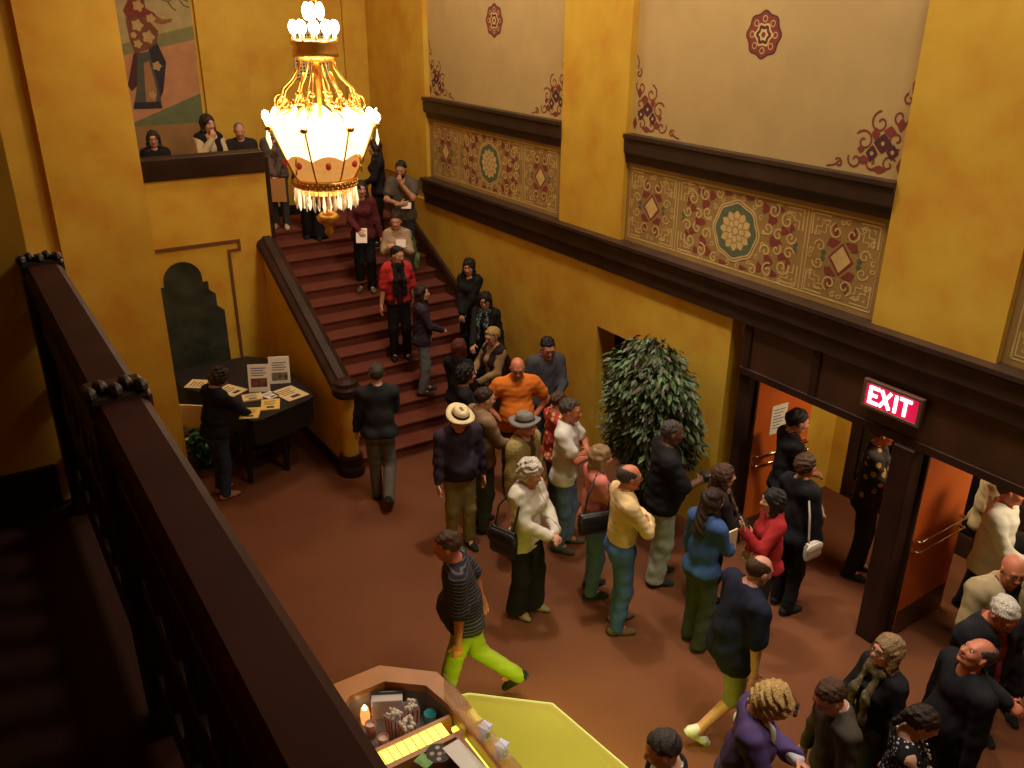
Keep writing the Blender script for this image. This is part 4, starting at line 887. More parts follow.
def person(label, pos, H, face, top=((.1, .1, .1), 'long'), hem=0.88, bottom=((.05, .05, .06), 'long'), hair=('short', 'dark'), skin='fair', arms=('down', 'down'), head=(0, 0, 0), lean=0.0, belly=0.0, fem=False, stride=None, shoes=(.02, .02, .02), outer=None, neck=0.075, vneck=0.0, glasses=None, hat=None, tuck=False, collar=None, scarf=None, wide=0.0, fine=1.0, pat=None, belt=False, beard=None, curl=18, build=1.0, twist=0.0, palm=None, byhead=False):
    if fem and build == 1.0: build = .95
    NP_[0] += 1; seed = NP_[0]; sc = H / 1.75
    root = empty('person', pos, math.radians(face)); setp(root, label, 'person')
    sw = (0.158 if fem else 0.182) * build; hip = 0.082
    Rc = rotz(twist) @ rotx(-lean); w0 = V3(0, 0, 1.05)
    if lean: w0 = w0 + V3(0, 0.0, 0)
    def cf(x, y, z): return w0 + Rc @ V3(x, y, z)
    ny = Rc @ V3(0, 1, 0)
    nb = cf(0, -0.012, 0.43); hp = cf(0, 0.012, 0.49)
    Rh = Rc @ rotz(head[0]) @ rotx(-head[1]) @ roty(head[2])
    if lean: Rh = rotz(twist * .5) @ rotx(-lean * .4) @ rotz(head[0]) @ rotx(-head[1]) @ roty(head[2])
    hc = hp + Rh @ V3(0, 0.022, 0.095)
    def hf(x, y, z): return hc + Rh @ V3(x, y, z)
    skm = MATS['skin_' + skin]
    if byhead:
        o_ = rotz(face) @ (V3(hc[0], hc[1], 0) * sc); pos = (pos[0] - o_[0], pos[1] - o_[1], pos[2]); root.location = pos
    # ---- legs
    st = stride or (0.03, -0.03); legs = []
    for i, s in enumerate((-1, 1)):
        hj = V3(s * hip, 0, 0.91); fy = st[i]; lift = 0.0
        ank = V3(s * (0.095 if not stride else 0.07), fy, 0.085)
        fp = 0.0
        if stride and fy < -0.15: ank[2] = 0.085 + min(0.16, -fy * .42); fp = 38
        hj2 = hj.copy()
        kn, ank = ik(hj2, ank, 0.425, 0.405, V3(s * .12, 1, 0))
        legs.append((s, hj2, kn, ank, fp))
    mz = min(l[3][2] for l in legs) - .085
    if stride and mz > 0: root.location.z = pos[2] - mz * sc
    # ---- arms
    armd = []
    for i, s in enumerate((-1, 1)):
        spec = arms[i]
        tg, hint = ARM[spec] if isinstance(spec, str) else spec
        T = V3(s * tg[0], tg[1], tg[2]); T = w0 + Rc @ (T - w0) if abs(lean) > 4 or twist else T
        hint = V3(s * hint[0], hint[1], hint[2])
        sh = cf(s * sw, -0.005, 0.365)
        el, wr_ = ik(sh, T, 0.285, 0.255, hint)
        armd.append((s, sh, el, wr_, spec))
    fe = 1.0
    def torso(off, pel=True, loose=0.0):
        P = [Cap(cf(0, 0, .05), cf(0, 0.005, .27), (.122 if fem else .132) * build + off + loose, (.132 if fem else .150) * build + off, .05, ny, .74),
             Cap(cf(-sw + .03, -.005, .355), cf(sw - .03, -.005, .355), .062 + off, .062 + off, .06),
             Cap(cf(-.09, -.012, .385), cf(0, -.012, .44), .05 + off, .045 + off, .05), Cap(cf(.09, -.012, .385), cf(0, -.012, .44), .05 + off, .045 + off, .05),
             Cap(V3(0, 0, .95), w0 + V3(0, 0, .06), .138 * build + off, .128 * build + off + loose, .06, V3(0, 1, 0), .78)]
        if pel: P += [Cap(V3(-.065, -.01, .915), V3(.065, -.01, .915), .108 * build + off, .108 * build + off, .05, V3(0, 1, 0), .95), Ell(V3(-.07, -.055, .89), V3(.085, .08, .09) + off), Ell(V3(.07, -.055, .89), V3(.085, .08, .09) + off)]
        if fem: P += [Ell(cf(-.062, .085, .235), V3(.062, .055, .062) + off, Rc, .05), Ell(cf(.062, .085, .235), V3(.062, .055, .062) + off, Rc, .05)]
        if belly: P += [Ell(cf(0, .045 + belly * .3, .0), V3(.135 * build + belly * .25, .10 + belly, .17) + off, Rc, .07)]
        return P
    def arm(off, which, t=1.0, bell=0.0):
        s, sh, el, wr_, _ = armd[which]
        up_ = [Cap(sh, el if t >= .5 else sh + (el - sh) * (t * 2), .056 * build + off, (.043 if t >= .5 else .050) * build + off + (bell if t < .5 else 0), .045)]
        if t > .5: e2 = el + (wr_ - el) * ((t - .5) * 2); up_.append(Cap(el, e2, .043 * build + off, .030 + off + bell, .03))
        return up_
    def leg(off, which, t=1.0, fl=0.0):
        s, hj, kn, an, fp = legs[which]
        th = [Cap(hj, kn if t >= .5 else hj + (kn - hj) * (t * 2), .083 * build + off, (.056 if t >= .5 else .066) + off + fl * .4, .05)]
        if t > .5: th.append(Cap(kn, kn + (an - kn) * ((t - .5) * 2 * (1.09 if off > 0 and t >= 1 else 1)), .055 + off + fl * .4, .040 + off + fl, .035))
        return th
    # ---- body: head + trunk + hands in one mesh
    parts = []
    hh = 0.0075 * fine
    HD = [Ell(hf(0, -.012, .02), (.076, .097, .094), Rh), Ell(hf(0, .028, -.03), (.060, .064, .082), Rh, .03), Cap(hf(-.028, .03, -.085), hf(.028, .03, -.085), .030, .030, .03), Ell(hf(0, .068, -.096), (.022, .018, .018), Rh, .02),
          Cap(hf(0, .088, .004), hf(0, .106, -.034), .008, .0135, .014), Ell(hf(-.013, .096, -.036), (.009, .010, .008), Rh, .008), Ell(hf(.013, .096, -.036), (.009, .010, .008), Rh, .008),
          Ell(hf(-.078, -.006, -.012), (.011, .021, .032), Rh @ rotz(18), .01), Ell(hf(.078, -.006, -.012), (.011, .021, .032), Rh @ rotz(-18), .01),
          Cap(hf(-.034, .078, .022), hf(.034, .078, .022), .012, .012, .015), Ell(hf(-.036, .062, -.03), (.022, .02, .02), Rh, .025), Ell(hf(.036, .062, -.03), (.022, .02, .02), Rh, .025),
          Cap(nb - Rc @ V3(0, 0, .06), hf(0, -.022, -.06), .058 * (.9 if fem else 1.02), .053 * (.9 if fem else 1.05), .03),
          Ell(hf(-.031, .098, .002), (.017, .014, .011), Rh, .010, True), Ell(hf(.031, .098, .002), (.017, .014, .011), Rh, .010, True),
          Cap(hf(-.018, .086, -.063), hf(.018, .086, -.063), .0085, .0085, .010)]
    Vh, Qh = sdf_mesh(HD, hh); parts.append((Vh, Qh))
    Fh = (Vh[Qh].mean(1) - hc) @ Rh
    mi_h = ((np.abs(Fh[:, 2] + .063) < .0085) & (np.abs(Fh[:, 0]) < .024) & (Fh[:, 1] > .075)).astype(int)
    bd = torso(0.0)
    for i in (0, 1): bd += arm(0, i) + leg(0, i)
    bd.append(Cap(nb - Rc @ V3(0, 0, .08), nb + Rc @ V3(0, .01, .03), .058, .054, .04))
    for s, hj, kn, an, fp in legs: bd.append(Cap(an, an + V3(0, .10, -.045), .036, .03, .03))
    parts.append(sdf_mesh(bd, 0.021 * max(1, fine * .9)))
    hands = []
    for i, (s, sh, el, wr_, spec) in enumerate(armd):
        d = nrm(wr_ - el); nm = spec if isinstance(spec, str) else 'x'
        if nm in ('down', 'relax', 'back', 'swing', 'pocket'): n = V3(-s, 0.15, 0)
        elif nm in ('chin',): d = nrm(d + V3(0, .1, .6)); n = V3(0, -1, 0)
        elif nm == 'wave': d = nrm(V3(s * .15, .25, 1)); n = V3(0, 1, .1)
        elif nm in ('cross', 'cross2'): d = nrm(V3(-s, -.22, .12)); n = V3(0, -1, -.2)
        elif nm in ('hip',): n = V3(-s, .2, -.3)
        else: n = V3(-s * .3, -.35, -.6)
        if palm and palm[i] is not None: n = V3(*palm[i])
        n = nrm(n - d * (n @ d)); u = np.cross(d, n) * 1.0
        # thumb side: forward/up for hanging hands
        if u @ (V3(0, 1, .3) if nm in ('down', 'relax', 'back', 'swing', 'pocket', 'hip') else V3(0, .2, 1) if nm != 'wave' else V3(-s, 0, 0)) < 0: u = -u
        cu = 4 if nm == 'wave' else curl
        W0 = wr_ - d * .01
        hp_ = [Cap(wr_ - d * .06, wr_ + d * .02, .029, .026, .02), Cap(W0 + d * .03, W0 + d * .085, .036, .041, .02, n, .40)]
        for q, (off, L) in enumerate(((.031, .070), (.011, .080), (-.010, .075), (-.030, .058))):
            p = W0 + d * (.092 - .004 * abs(q - 1)) + u * off; dd = d + u * off * (1.2 if nm != 'wave' else 5)
            a = 0
            for sg in (.45, .33, .25):
                a += cu; dv = nrm(nrm(dd) * math.cos(math.radians(a)) + n * math.sin(math.radians(a))); p2 = p + dv * L * sg
                hp_.append(Cap(p, p2, .0095, .0085, .006)); p = p2
        p = W0 + d * .03 + u * .028; dv = nrm(d * .65 + u * .7 + n * .35); p2 = p + dv * .042; hp_.append(Cap(p, p2, .014, .0105, .014)); hp_.append(Cap(p2, p2 + nrm(dv + d * .6) * .03, .0105, .009, .006))
        parts.append(sdf_mesh(hp_, 0.0075 * fine)); hands.append((wr_ + d * .09, d, n, u))
    nv = 0; VV = []; QQ = []; MI = []
    for k, (a, b) in enumerate(parts):
        VV.append(a); QQ.append(b + nv); nv += len(a); MI.append(mi_h if k == 0 else np.zeros(len(b), int))
    npmesh('body', np.concatenate(VV), np.concatenate(QQ), [skm, MATS['lip_' + skin]], root, sc, np.concatenate(MI))
    # eyes
    for s in (-1, 1):
        e = MB(); c = hf(s * .031, .079, .002)
        e.sphere(tuple(c * sc), .0118 * sc, 10, 8); ob = e.build('eye', M_EYEW, root, True)
        MB().sphere(tuple(hf(s * .031, .0868, .002) * sc), .0074 * sc, 8, 6).build('iris', M_IRIS, ob, True)
    # ---- trousers
    bc, blen = bottom[0], bottom[1]
    tl = {'long': 1.0, 'crop': .88, 'short': .46, 'knee': .56}[blen]
    tr_ = [p for p in torso(.010)[4:7 + 1]] ; 
    if belly: tr_.append(Ell(cf(0, .02, -.07), V3(.11 * build, .085 + belly * .4, .08), Rc, .06))
    for i in (0, 1): tr_ += leg(.014 + wide * .4, i, tl, .012 + wide)
    wz = 1.045 if tuck else min(1.045, hem + .08)
    cut = [lambda G: G[..., 2] - wz]
    if blen == 'long': cut.append(lambda G: 0.045 - G[..., 2])
    mt = bottom[2] if len(bottom) > 2 else cloth(bc)
    a, b = sdf_mesh(tr_, .0165 * fine, cut, fold_noise(seed * 7 + 1, .0035, .8)); npmesh('trousers' if blen != 'short' and blen != 'knee' else 'shorts', a, b, mt, root, sc)
    if belt:
        a, b = sdf_mesh([Cap(V3(0, 0, .95), w0 + V3(0, 0, .06), .138 * build + .026, .128 * build + .024 + belly * .25, .05, V3(0, 1, 0), .80)], .012 * fine, [lambda G: np.abs(G[..., 2] - 1.02) - .02]); npmesh('belt', a, b, cloth((.03, .015, .01)), root, sc)
    # ---- shoes
    for s, hj, kn, an, fp in legs:
        Rf = rotz(-s * 9) @ rotx(-fp); b0 = an + Rf @ V3(0, 0, -.085)
        if fp: b0 = an + Rf @ V3(0, 0, -.085)
        f_ = lambda x, y, z: b0 + Rf @ V3(x, y, z)
        up_ = Rf @ V3(0, 0, 1)
        a, b = sdf_mesh([Cap(f_(0, -.05, .038), f_(0, .10, .034), .040, .043, .03, up_, .9), Cap(f_(0, .10, .030), f_(0, .165, .024), .040, .030, .03, up_, .75), Cap(f_(0, -.03, .05), f_(0, -.01, .095), .042, .040, .03)], .0125 * fine, [lambda G: -(((G - b0) @ up_) - .002)])
        so = npmesh('shoe', a, b, cloth(shoes), root, sc)
        a, b = sdf_mesh([Cap(f_(0, -.05, .012), f_(0, .155, .010), .043, .040, .02, up_, .5)], .0125 * fine, [lambda G: -((G - b0) @ up_)]); npmesh('sole', a, b, mat('sole_dark', (.03, .025, .02), .7) if sum(shoes) < 1.2 else mat('sole_pale', (.5, .48, .42), .7), so, sc)
    # ---- top
    tc_, sl = top[0], top[1]; ts = {'long': 1.0, 'short': .30, 'half': .44, 'none': 0.0, 'three': .85}[sl]
    off = .019
    tp = torso(off, hem < .95, .012 if not tuck else 0.004)
    for i in (0, 1):
        if ts: tp += arm(.015, i, ts, .012 if ts < .5 else .004)
    hz = 1.0 if tuck else hem
    if not tuck and hem < .93:
        for i in (0, 1): tp += leg(.048 if stride else .030, i, .30)
    cuts = [lambda G: hz - G[..., 2]]
    ncp = nb + Rc @ V3(0, .02, .035)
    tp.append(Cap(nb - Rc @ V3(0, .0, .05), ncp + Rc @ V3(0, -.01, -.02), .07, .066, .03))
    tp.append(Cap(ncp + Rc @ V3(0, -.01, .03), ncp + Rc @ V3(0, .03, -.005), neck, neck - .012, .012, neg=True))
    if vneck: tp.append(Cap(ncp + Rc @ V3(0, .07, 0), ncp + Rc @ V3(0, .13, -vneck), .05, .012, .01, neg=True))
    tm = cloth(tc_, pat, top[2] if len(top) > 2 else None) if pat else cloth(tc_)
    a, b = sdf_mesh(tp, .0150 * fine, cuts, fold_noise(seed * 7 + 2, .0045)); so = npmesh('shirt', a, b, tm, root, sc)
    if collar:
        a, b = sdf_mesh([Cap(nb + Rc @ V3(0, -.005, -.01), nb + Rc @ V3(0, .012, .035), .074, .068, .02)], .011 * fine, [lambda G: -((G - nb) @ (Rc @ V3(0, -.5, 1)) - .005), lambda G: .0605 - np.linalg.norm((G - nb) - np.multiply.outer((G - nb) @ (Rc @ V3(0, .25, .97)), Rc @ V3(0, .25, .97)), axis=-1), lambda G: .03 - np.abs((G - nb) @ (Rc @ V3(1, 0, 0))) - 6 * np.maximum(0, .045 - (G - nb) @ (Rc @ V3(0, 1, 0)))])
        if len(a): npmesh('collar', a, b, cloth(collar), so, sc)
    # ---- outer garment, open at the front
    if outer:
        oc, osl, ohem, opn = outer[:4]; to = {'long': .97, 'short': .3, 'half': .44, 'none': 0.0}[osl]
        op = torso(.032, True, .012)
        for i in (0, 1):
            if to: op += arm(.028, i, to, .008)
        op.append(Cap(nb + Rc @ V3(0, .01, .08), nb + Rc @ V3(0, .06, -.02), .082, .075, .02, neg=True))
        nf = Rc @ V3(1, 0, 0)
        ocuts = [lambda G: ohem - G[..., 2], lambda G: np.minimum(opn - np.abs((G - w0) @ nf), (G - w0) @ ny - .02)]
        om = cloth(oc, outer[4], outer[5]) if len(outer) > 4 else cloth(oc)
        a, b = sdf_mesh(op, .0150 * fine, ocuts, fold_noise(seed * 7 + 3, .005)); npmesh('jacket' if to else 'vest', a, b, om, root, sc)
    if scarf:
        sp = [Cap(nb + Rc @ V3(.075 * math.cos(t), .03 + .07 * math.sin(t), .005 - .02 * math.sin(t)), nb + Rc @ V3(.075 * math.cos(t + .63), .03 + .07 * math.sin(t + .63), .005 - .02 * math.sin(t + .63)), .034, .034, .02) for t in np.arange(0, 6.28, .628)]
        for s in (-1, 1): sp += [Cap(nb + Rc @ V3(s * .05, .10, -.01), cf(s * .065, .175, .22), .034, .032, .03, ny, .6), Cap(cf(s * .065, .175, .22), cf(s * .075, .17 + belly, .02), .034, .036, .03, ny, .55)]
        a, b = sdf_mesh(sp, .012 * fine, (), fold_noise(seed * 7 + 4, .005)); npmesh('scarf', a, b, scarf if not isinstance(scarf, tuple) else cloth(scarf), root, sc)
    # ---- hair
    hs, hcl = hair; byh = None; hm = MATS['hair_' + hcl]
    capc = hf(0, -.016, .027)
    def plane(p, n): n = Rh @ nrm(V3(*n)); q = hf(*p); return lambda G: -((G - q) @ n) + .006 * np.sin(G @ V3(95, 60, 40) + seed) + .004 * np.sin(G @ V3(-120, 90, 70))
    HP = []; hcuts = []; ns = fold_noise(seed * 5, .0045, 2.2)
    face_cut = lambda c=(0, .115, -.035), r=(.070, .075, .112): Ell(hf(*c), r, Rh, .012, True)
    if hs in ('short', 'fringe', 'buzz', 'crop'):
        t = {'short': .009, 'fringe': .006, 'buzz': .003, 'crop': .018}[hs]
        HP = [Ell(hf(0, -.024, .029), V3(.076, .099, .091) + t, Rh)]
        hcuts = [plane((0, .075, .075), (0, -.64, .77))] if hs != 'fringe' else [plane((0, .03, .01), (0, -.62, .60))]
        if hs == 'fringe':
            HP.append(Ell(hf(0, .035, .12), (.068, .125, .105), Rh, .012, True)); ns = None
    elif hs == 'curly':
        HP = [Ell(hf(0, -.02, .03), (.102, .118, .112), Rh), Ell(hf(0, -.05, -.04), (.095, .08, .08), Rh, .04), face_cut()]
        ns = fold_noise(seed * 5, .011, 2.4); hcuts = [plane((0, .08, -.03), (0, -.75, .66))]
    elif hs == 'bob':
        HP = [Ell(capc, V3(.093, .112, .104), Rh), Cap(hf(-.068, -.02, .0), hf(-.075, .0, -.11), .042, .036, .03), Cap(hf(.068, -.02, .0), hf(.075, .0, -.11), .042, .036, .03), Cap(hf(0, -.055, .0), hf(0, -.06, -.11), .075, .065, .04), face_cut((0, .118, -.04), (.062, .085, .105))]
        hcuts = [plane((0, 0, -.135), (0, -.1, 1))]
    elif hs == 'long':
        HP = [Ell(capc, V3(.090, .110, .100), Rh), Cap(hf(-.065, -.01, .0), hf(-.085, .015, -.20), .040, .036, .03), Cap(hf(.065, -.01, .0), hf(.085, .015, -.20), .040, .036, .03), Cap(hf(0, -.06, .0), hf(0, -.10, -.30), .078, .085, .04, Rh @ V3(0, 1, 0), .62), Cap(hf(-.085, .015, -.20), hf(-.08, .03, -.31), .036, .022, .03), Cap(hf(.085, .015, -.20), hf(.08, .03, -.31), .036, .022, .03), face_cut((0, .115, -.045), (.058, .088, .115))]
        ns = fold_noise(seed * 5, .006, 1.3)
    elif hs == 'tied':
        HP = [Ell(capc, V3(.086, .106, .098), Rh), Cap(hf(0, -.10, .01), hf(0, -.13, -.12), .04, .025, .03), face_cut((0, .118, -.045), (.075, .080, .115))]; hcuts = [plane((0, .06, -.02), (0, -.8, .5))]
    if HP and hs != 'bald':
        for s in (-1, 1): HP.append(Cap(hf(s * .018, .089, .026), hf(s * .046, .077, .028), .0065, .0055, .002)) if hs not in ('fringe',) else None
        a, b = sdf_mesh(HP, .0085 * fine, hcuts, ns); npmesh('hair', a, b, hm, root, sc)
    if beard:
        a, b = sdf_mesh([Ell(hf(0, .036, -.085), (.058, .056, .042), Rh), Cap(hf(-.06, .01, -.05), hf(-.03, .06, -.09), .018, .02, .02), Cap(hf(.06, .01, -.05), hf(.03, .06, -.09), .018, .02, .02), Cap(hf(-.022, .088, -.05), hf(.022, .088, -.05), .009, .009, .01), Ell(hf(0, .1, -.063), (.022, .03, .007), Rh, .005, True)], .009 * fine); npmesh('beard', a, b, MATS['hair_' + beard], root, sc)
    # ---- glasses
    if glasses:
        up_on = glasses == 'ontop'
        dz = .072 if up_on else 0; dy = .016 if up_on else 0
        gm = MB()
        for s in (-1, 1):
            gm.tube([tuple(hf(s * .033 + .023 * math.cos(t), .100 + dy - .006 * abs(math.cos(t)), .0 + dz + .017 * math.sin(t)) * sc) for t in [k * math.pi / 8 for k in range(16)]], .0028 * sc, 5, True)
            gm.tube([tuple(hf(s * .056, .092 + dy, .004 + dz) * sc), tuple(hf(s * .084, .05 + dy, .008 + dz) * sc), tuple(hf(s * .086, -.01, .006 + dz * .6) * sc)], .0026 * sc, 5)
        gm.tube([tuple(hf(-.011, .104 + dy, .004 + dz) * sc), tuple(hf(.011, .104 + dy, .004 + dz) * sc)], .0028 * sc, 5)
        go = gm.build('glasses', M_BLACK, root, True)
        if glasses in ('dark', 'ontop'):
            for s in (-1, 1):
                MB().sphere(tuple(hf(s * .033, .097 + dy, dz) * sc), (.023 * sc, .012 * sc, .018 * sc), 10, 6).build('lens', mat('dark_lens', (.01, .01, .012), .08), go, True)
    # ---- hat
    if hat:
        hcol, bcol = hat; hb = MB(); v = []; f = []; nA = 28
        prof = [(.150, .040), (.152, .047), (.125, .050), (.093, .052), (.088, .07), (.082, .105), (.072, .130), (.050, .138), (.020, .124), (.0, .120)]
        for i in range(nA):
            a = 2 * math.pi * i / nA
            for j, (r, z) in enumerate(prof):
                bz = z + (.018 * math.cos(2 * a) * -1 if j < 3 else 0) * (1 if j < 2 else .5)
                y = r * 1.14 * math.sin(a); x = r * math.cos(a) * (1 - (.22 if j > 5 and math.sin(a) > .2 else 0))
                v.append(tuple(hf(x, y - .012, bz + .004 + (.0 if j < 6 else -.010 * max(0, math.sin(a)))) * sc))
        k = len(prof)
        for i in range(nA):
            for j in range(k - 1): a0 = i * k + j; b0 = ((i + 1) % nA) * k + j; f.append((a0, b0, b0 + 1, a0 + 1))
        ho = hb.add(v, f).build('hat', mat('straw_%.2f' % hcol[0], hcol, .75, var=.15, scale=40, bump=.3, bscale=120), root, True)
        v = []; f = []
        for i in range(nA):
            a = 2 * math.pi * i / nA
            for (r, z) in ((.0955, .056), (.0895, .082)): v.append(tuple(hf(r * math.cos(a), r * 1.14 * math.sin(a) - .012, z) * sc))
        for i in range(nA): j = (i + 1) % nA; f.append((2 * i, 2 * j, 2 * j + 1, 2 * i + 1))
        mobj('hat_band', v, f, cloth(bcol), ho, True)
    Rz = rotz(face)
    W_ = lambda p: tuple(np.array(pos) + Rz @ (np.array(p, float) * sc))
    return dict(root=root, W=W_, hands=[(W_(h[0]), Rz @ h[1], Rz @ h[2], Rz @ h[3]) for h in hands], cf=cf, sc=sc, hf=hf, Rz=Rz, nb=nb, sw=sw)

# ------------------------------------------------------------------ the crowd
def gz(y): n = math.floor((y - Y0) / RUN) + 1; return min(max(n, 0), NST) * RISE
BLK = (.017, .016, .018); JEAN = (.075, .12, .22); LJEAN = (.20, .23, .27); KHAKI = (.26, .19, .085)
P = {}
P['piano'] = person('woman in a navy top and jeans leaning over the piano', (2.13, 9.58, 0), 1.65, -72, top=((.012, .013, .022), 'long'), bottom=((.03, .045, .08), 'long'), hair=('curly', 'dark'), skin='tan', arms=(((0.02, .46, 1.10), (.8, -.4, -.5)), ((0.14, .46, 1.08), (.8, -.4, -.5))), head=(-5, 28, 0), lean=10, fem=True, neck=.085, shoes=(.42, .20, .14), build=1.06)
P['grey'] = person('man in a dark sweater and grey trousers walking towards the stairs, seen from behind', (3.72, 8.45, 0), 1.76, -25, top=((.030, .032, .034), 'long'), bottom=((.14, .125, .10), 'long'), hair=('short', 'dgrey'), arms=('relax', 'front'), stride=(.05, -.26), collar=(.6, .55, .45))
P['hat'] = person('man in a straw panama hat, dark plum shirt and khaki trousers', (4.02, 7.12, 0), 1.70, 168, top=((.040, .028, .048), 'long'), hem=.90, bottom=(KHAKI, 'long'), hair=('short', 'grey'), skin='pink', arms=('down', 'relax'), head=(8, 18, 0), belly=.06, hat=((.82, .66, .36), (.02, .015, .015)), collar=(.040, .028, .048), build=1.08)
P['tan'] = person('man in a sandy pullover and grey-green trousers beside the straw hat', (4.40, 7.28, 0), 1.74, -95, top=((.30, .19, .105), 'long'), hem=.86, bottom=((.08, .09, .08), 'long'), hair=('short', 'dark'), skin='fair', arms=('down', 'front'), head=(-10, 10, 0), build=1.05)
P['blk5'] = person('dark-haired woman in a black scoop-neck top behind the straw hat', (4.66, 8.10, 0), 1.66, -112, top=(BLK, 'long'), bottom=(BLK, 'long'), hair=('curly', 'black'), skin='tan', arms=('front', 'down'), fem=True, neck=.09, vneck=.06)
P['red6'] = person('red-haired person in black turned towards the short-haired blonde', (5.06, 8.92, 0), 1.64, -55, top=(BLK, 'long'), bottom=((.02, .018, .018), 'long'), hair=('bob', 'red'), skin='fair', arms=('front', 'down'), fem=True)
P['blond7'] = person('short-haired blonde woman in a dark open vest over tan sleeves', (5.66, 9.02, 0), 1.66, 98, top=((.36, .24, .12), 'long'), bottom=((.03, .02, .02), 'long'), hair=('crop', 'blond'), skin='fair', arms=('front', 'hold'), head=(5, 10, 0), fem=True, outer=((.035, .022, .024), 'none', .84, .045), vneck=.07, glasses='plain')
P['glas8'] = person('long-haired woman in glasses and a patterned scarf by the stair wall', (5.90, 9.62, gz(9.62)), 1.64, 128, top=(BLK, 'long'), bottom=(BLK, 'long'), hair=('long', 'black'), skin='fair', arms=('down', ((.05, .42, 1.05), (.6, -.4, -.8))), head=(10, 12, 0), fem=True, glasses='plain', scarf=cloth((.02, .03, .035), 'knit', (.18, .22, .22)))
P['long9'] = person('woman with very long black hair and a low black top leaning on the stair wall', (6.02, 10.24, gz(10.24)), 1.62, 120, top=(BLK, 'long'), bottom=(BLK, 'long'), hair=('long', 'black'), skin='fair', arms=('clasp', 'clasp'), head=(14, 10, 0), fem=True, neck=.092, vneck=.10)
P['purp10'] = person('long-haired person in a dark purple jacket and pale jeans on the stairs', (5.12, 10.03, gz(10.03)), 1.58, -112, top=((.050, .034, .058), 'long'), hem=.84, bottom=(LJEAN, 'long'), hair=('long', 'dark'), skin='fair', arms=('relax', 'front'), head=(-15, -5, 0), shoes=(.05, .04, .035))
P['red11'] = person('woman in a red jacket, black scarf and black trousers on the stairs', (5.10, 10.68, gz(10.68)), 1.66, 168, top=((.045, .012, .014), 'short'), bottom=(BLK, 'long'), hair=('short', 'black'), skin='fair', arms=('down', 'down'), head=(25, 8, 0), fem=True, outer=((.52, .035, .035), 'half', .90, .05), scarf=BLK)
P['tan12'] = person('person in a tan sweater with hands together, standing on the stairs', (5.46, 11.36, gz(11.36)), 1.64, 150, top=((.44, .32, .20), 'long'), hem=.84, bottom=((.05, .045, .04), 'long'), hair=('crop', 'dark'), skin='pink', arms=('chest', 'chest'), head=(-4, 8, 0), fem=True)
P['mar13'] = person('woman in a maroon sweater and black trousers on the upper stairs', (5.25, 12.08, gz(12.08)), 1.69, 152, top=((.115, .022, .028), 'long'), hem=.86, bottom=(BLK, 'long'), hair=('long', 'dark'), skin='fair', arms=('down', 'front'), head=(15, 4, 0), fem=True, shoes=(.2, .15, .1))
P['gry14'] = person('bearded man in a grey T-shirt holding his chin on the upper stairs', (5.95, 12.12, gz(12.12)), 1.76, 142, top=((.115, .095, .070), 'short'), hem=.86, bottom=((.05, .05, .055), 'long'), hair=('short', 'black'), skin='tan', arms=('chin', 'cross2'), head=(0, 14, 0), beard='black')
P['drk15'] = person('long dark-haired woman in dark clothes turned left on the top stairs', (5.88, 12.82, gz(12.82)), 1.66, 75, top=((.020, .016, .018), 'long'), bottom=(BLK, 'long'), hair=('long', 'dark'), skin='fair', arms=('front', 'down'), fem=True)
P['env16'] = person('woman in a grey cardigan and jeans holding a tan envelope on the landing', (4.48, 13.52, LZ), 1.62, 152, top=((.16, .10, .075), 'long'), hem=.88, bottom=((.055, .065, .065), 'long'), hair=('bob', 'dark'), skin='fair', arms=('clasp', 'clasp'), fem=True, outer=((.12, .10, .085), 'long', .80, .06), shoes=(.62, .50, .34), neck=.085)
P['blk17'] = person('person in long black clothes on the top step behind the chandelier', (4.92, 13.22, gz(13.22)), 1.72, 140, top=(BLK, 'long'), bottom=(BLK, 'long'), hair=('short', 'black'), skin='fair', wide=.05)
P['par18'] = person('long-haired woman in glasses and black, leftmost behind the parapet', (2.72, 13.45, LZ), 1.63, 170, top=(BLK, 'long'), bottom=(BLK, 'long'), hair=('long', 'dark'), skin='fair', head=(0, 5, 0), fem=True, glasses='plain', fine=1.2)
P['par19'] = person('woman in a white blouse and black vest resting her chin behind the parapet', (3.46, 13.32, LZ), 1.82, 185, top=((.62, .50, .30), 'long'), bottom=(BLK, 'long'), hair=('bob', 'dark'), skin='fair', arms=('front', 'chin'), head=(10, 5, 4), fem=True, outer=((.02, .015, .015), 'none', .95, .045), fine=1.2)
P['par20'] = person('person in a grey cap and dark shirt, rightmost behind the parapet', (3.97, 13.50, LZ), 1.66, 170, top=((.030, .024, .024), 'short'), bottom=(BLK, 'long'), hair=('buzz', 'grey'), skin='fair', arms=('front', 'front'), head=(-5, 10, 0), fine=1.2)
P['oran'] = person('bald man in a bright orange T-shirt with hands on hips', (5.16, 7.74, 0), 1.80, 158, top=((.72, .19, .022), 'short'), hem=.86, bottom=((.05, .055, .07), 'long'), hair=('bald', 'grey'), skin='red', arms=('hip', 'hip'), head=(-6, 14, 0), belly=.06, build=1.12, glasses='plain')
P['blue22'] = person('man in a blue-grey shirt looking down beside the alcove', (5.84, 8.12, 0), 1.80, 165, top=((.070, .072, .085), 'long'), hem=.86, bottom=((.03, .03, .04), 'long'), hair=('short', 'black'), skin='pink', arms=('front', 'relax'), head=(0, 22, 0), collar=(.070, .072, .085), glasses='plain', vneck=.04)
P['flor'] = person('person in a red flowered shirt half hidden behind the white T-shirt', (5.22, 7.05, 0), 1.58, -100, top=((.42, .05, .035), 'short', (.65, .40, .16)), pat='floral', bottom=((.08, .06, .05), 'long'), hair=('short', 'brown'), skin='pink', arms=('front', 'front'), head=(0, 10, 0), fem=True)
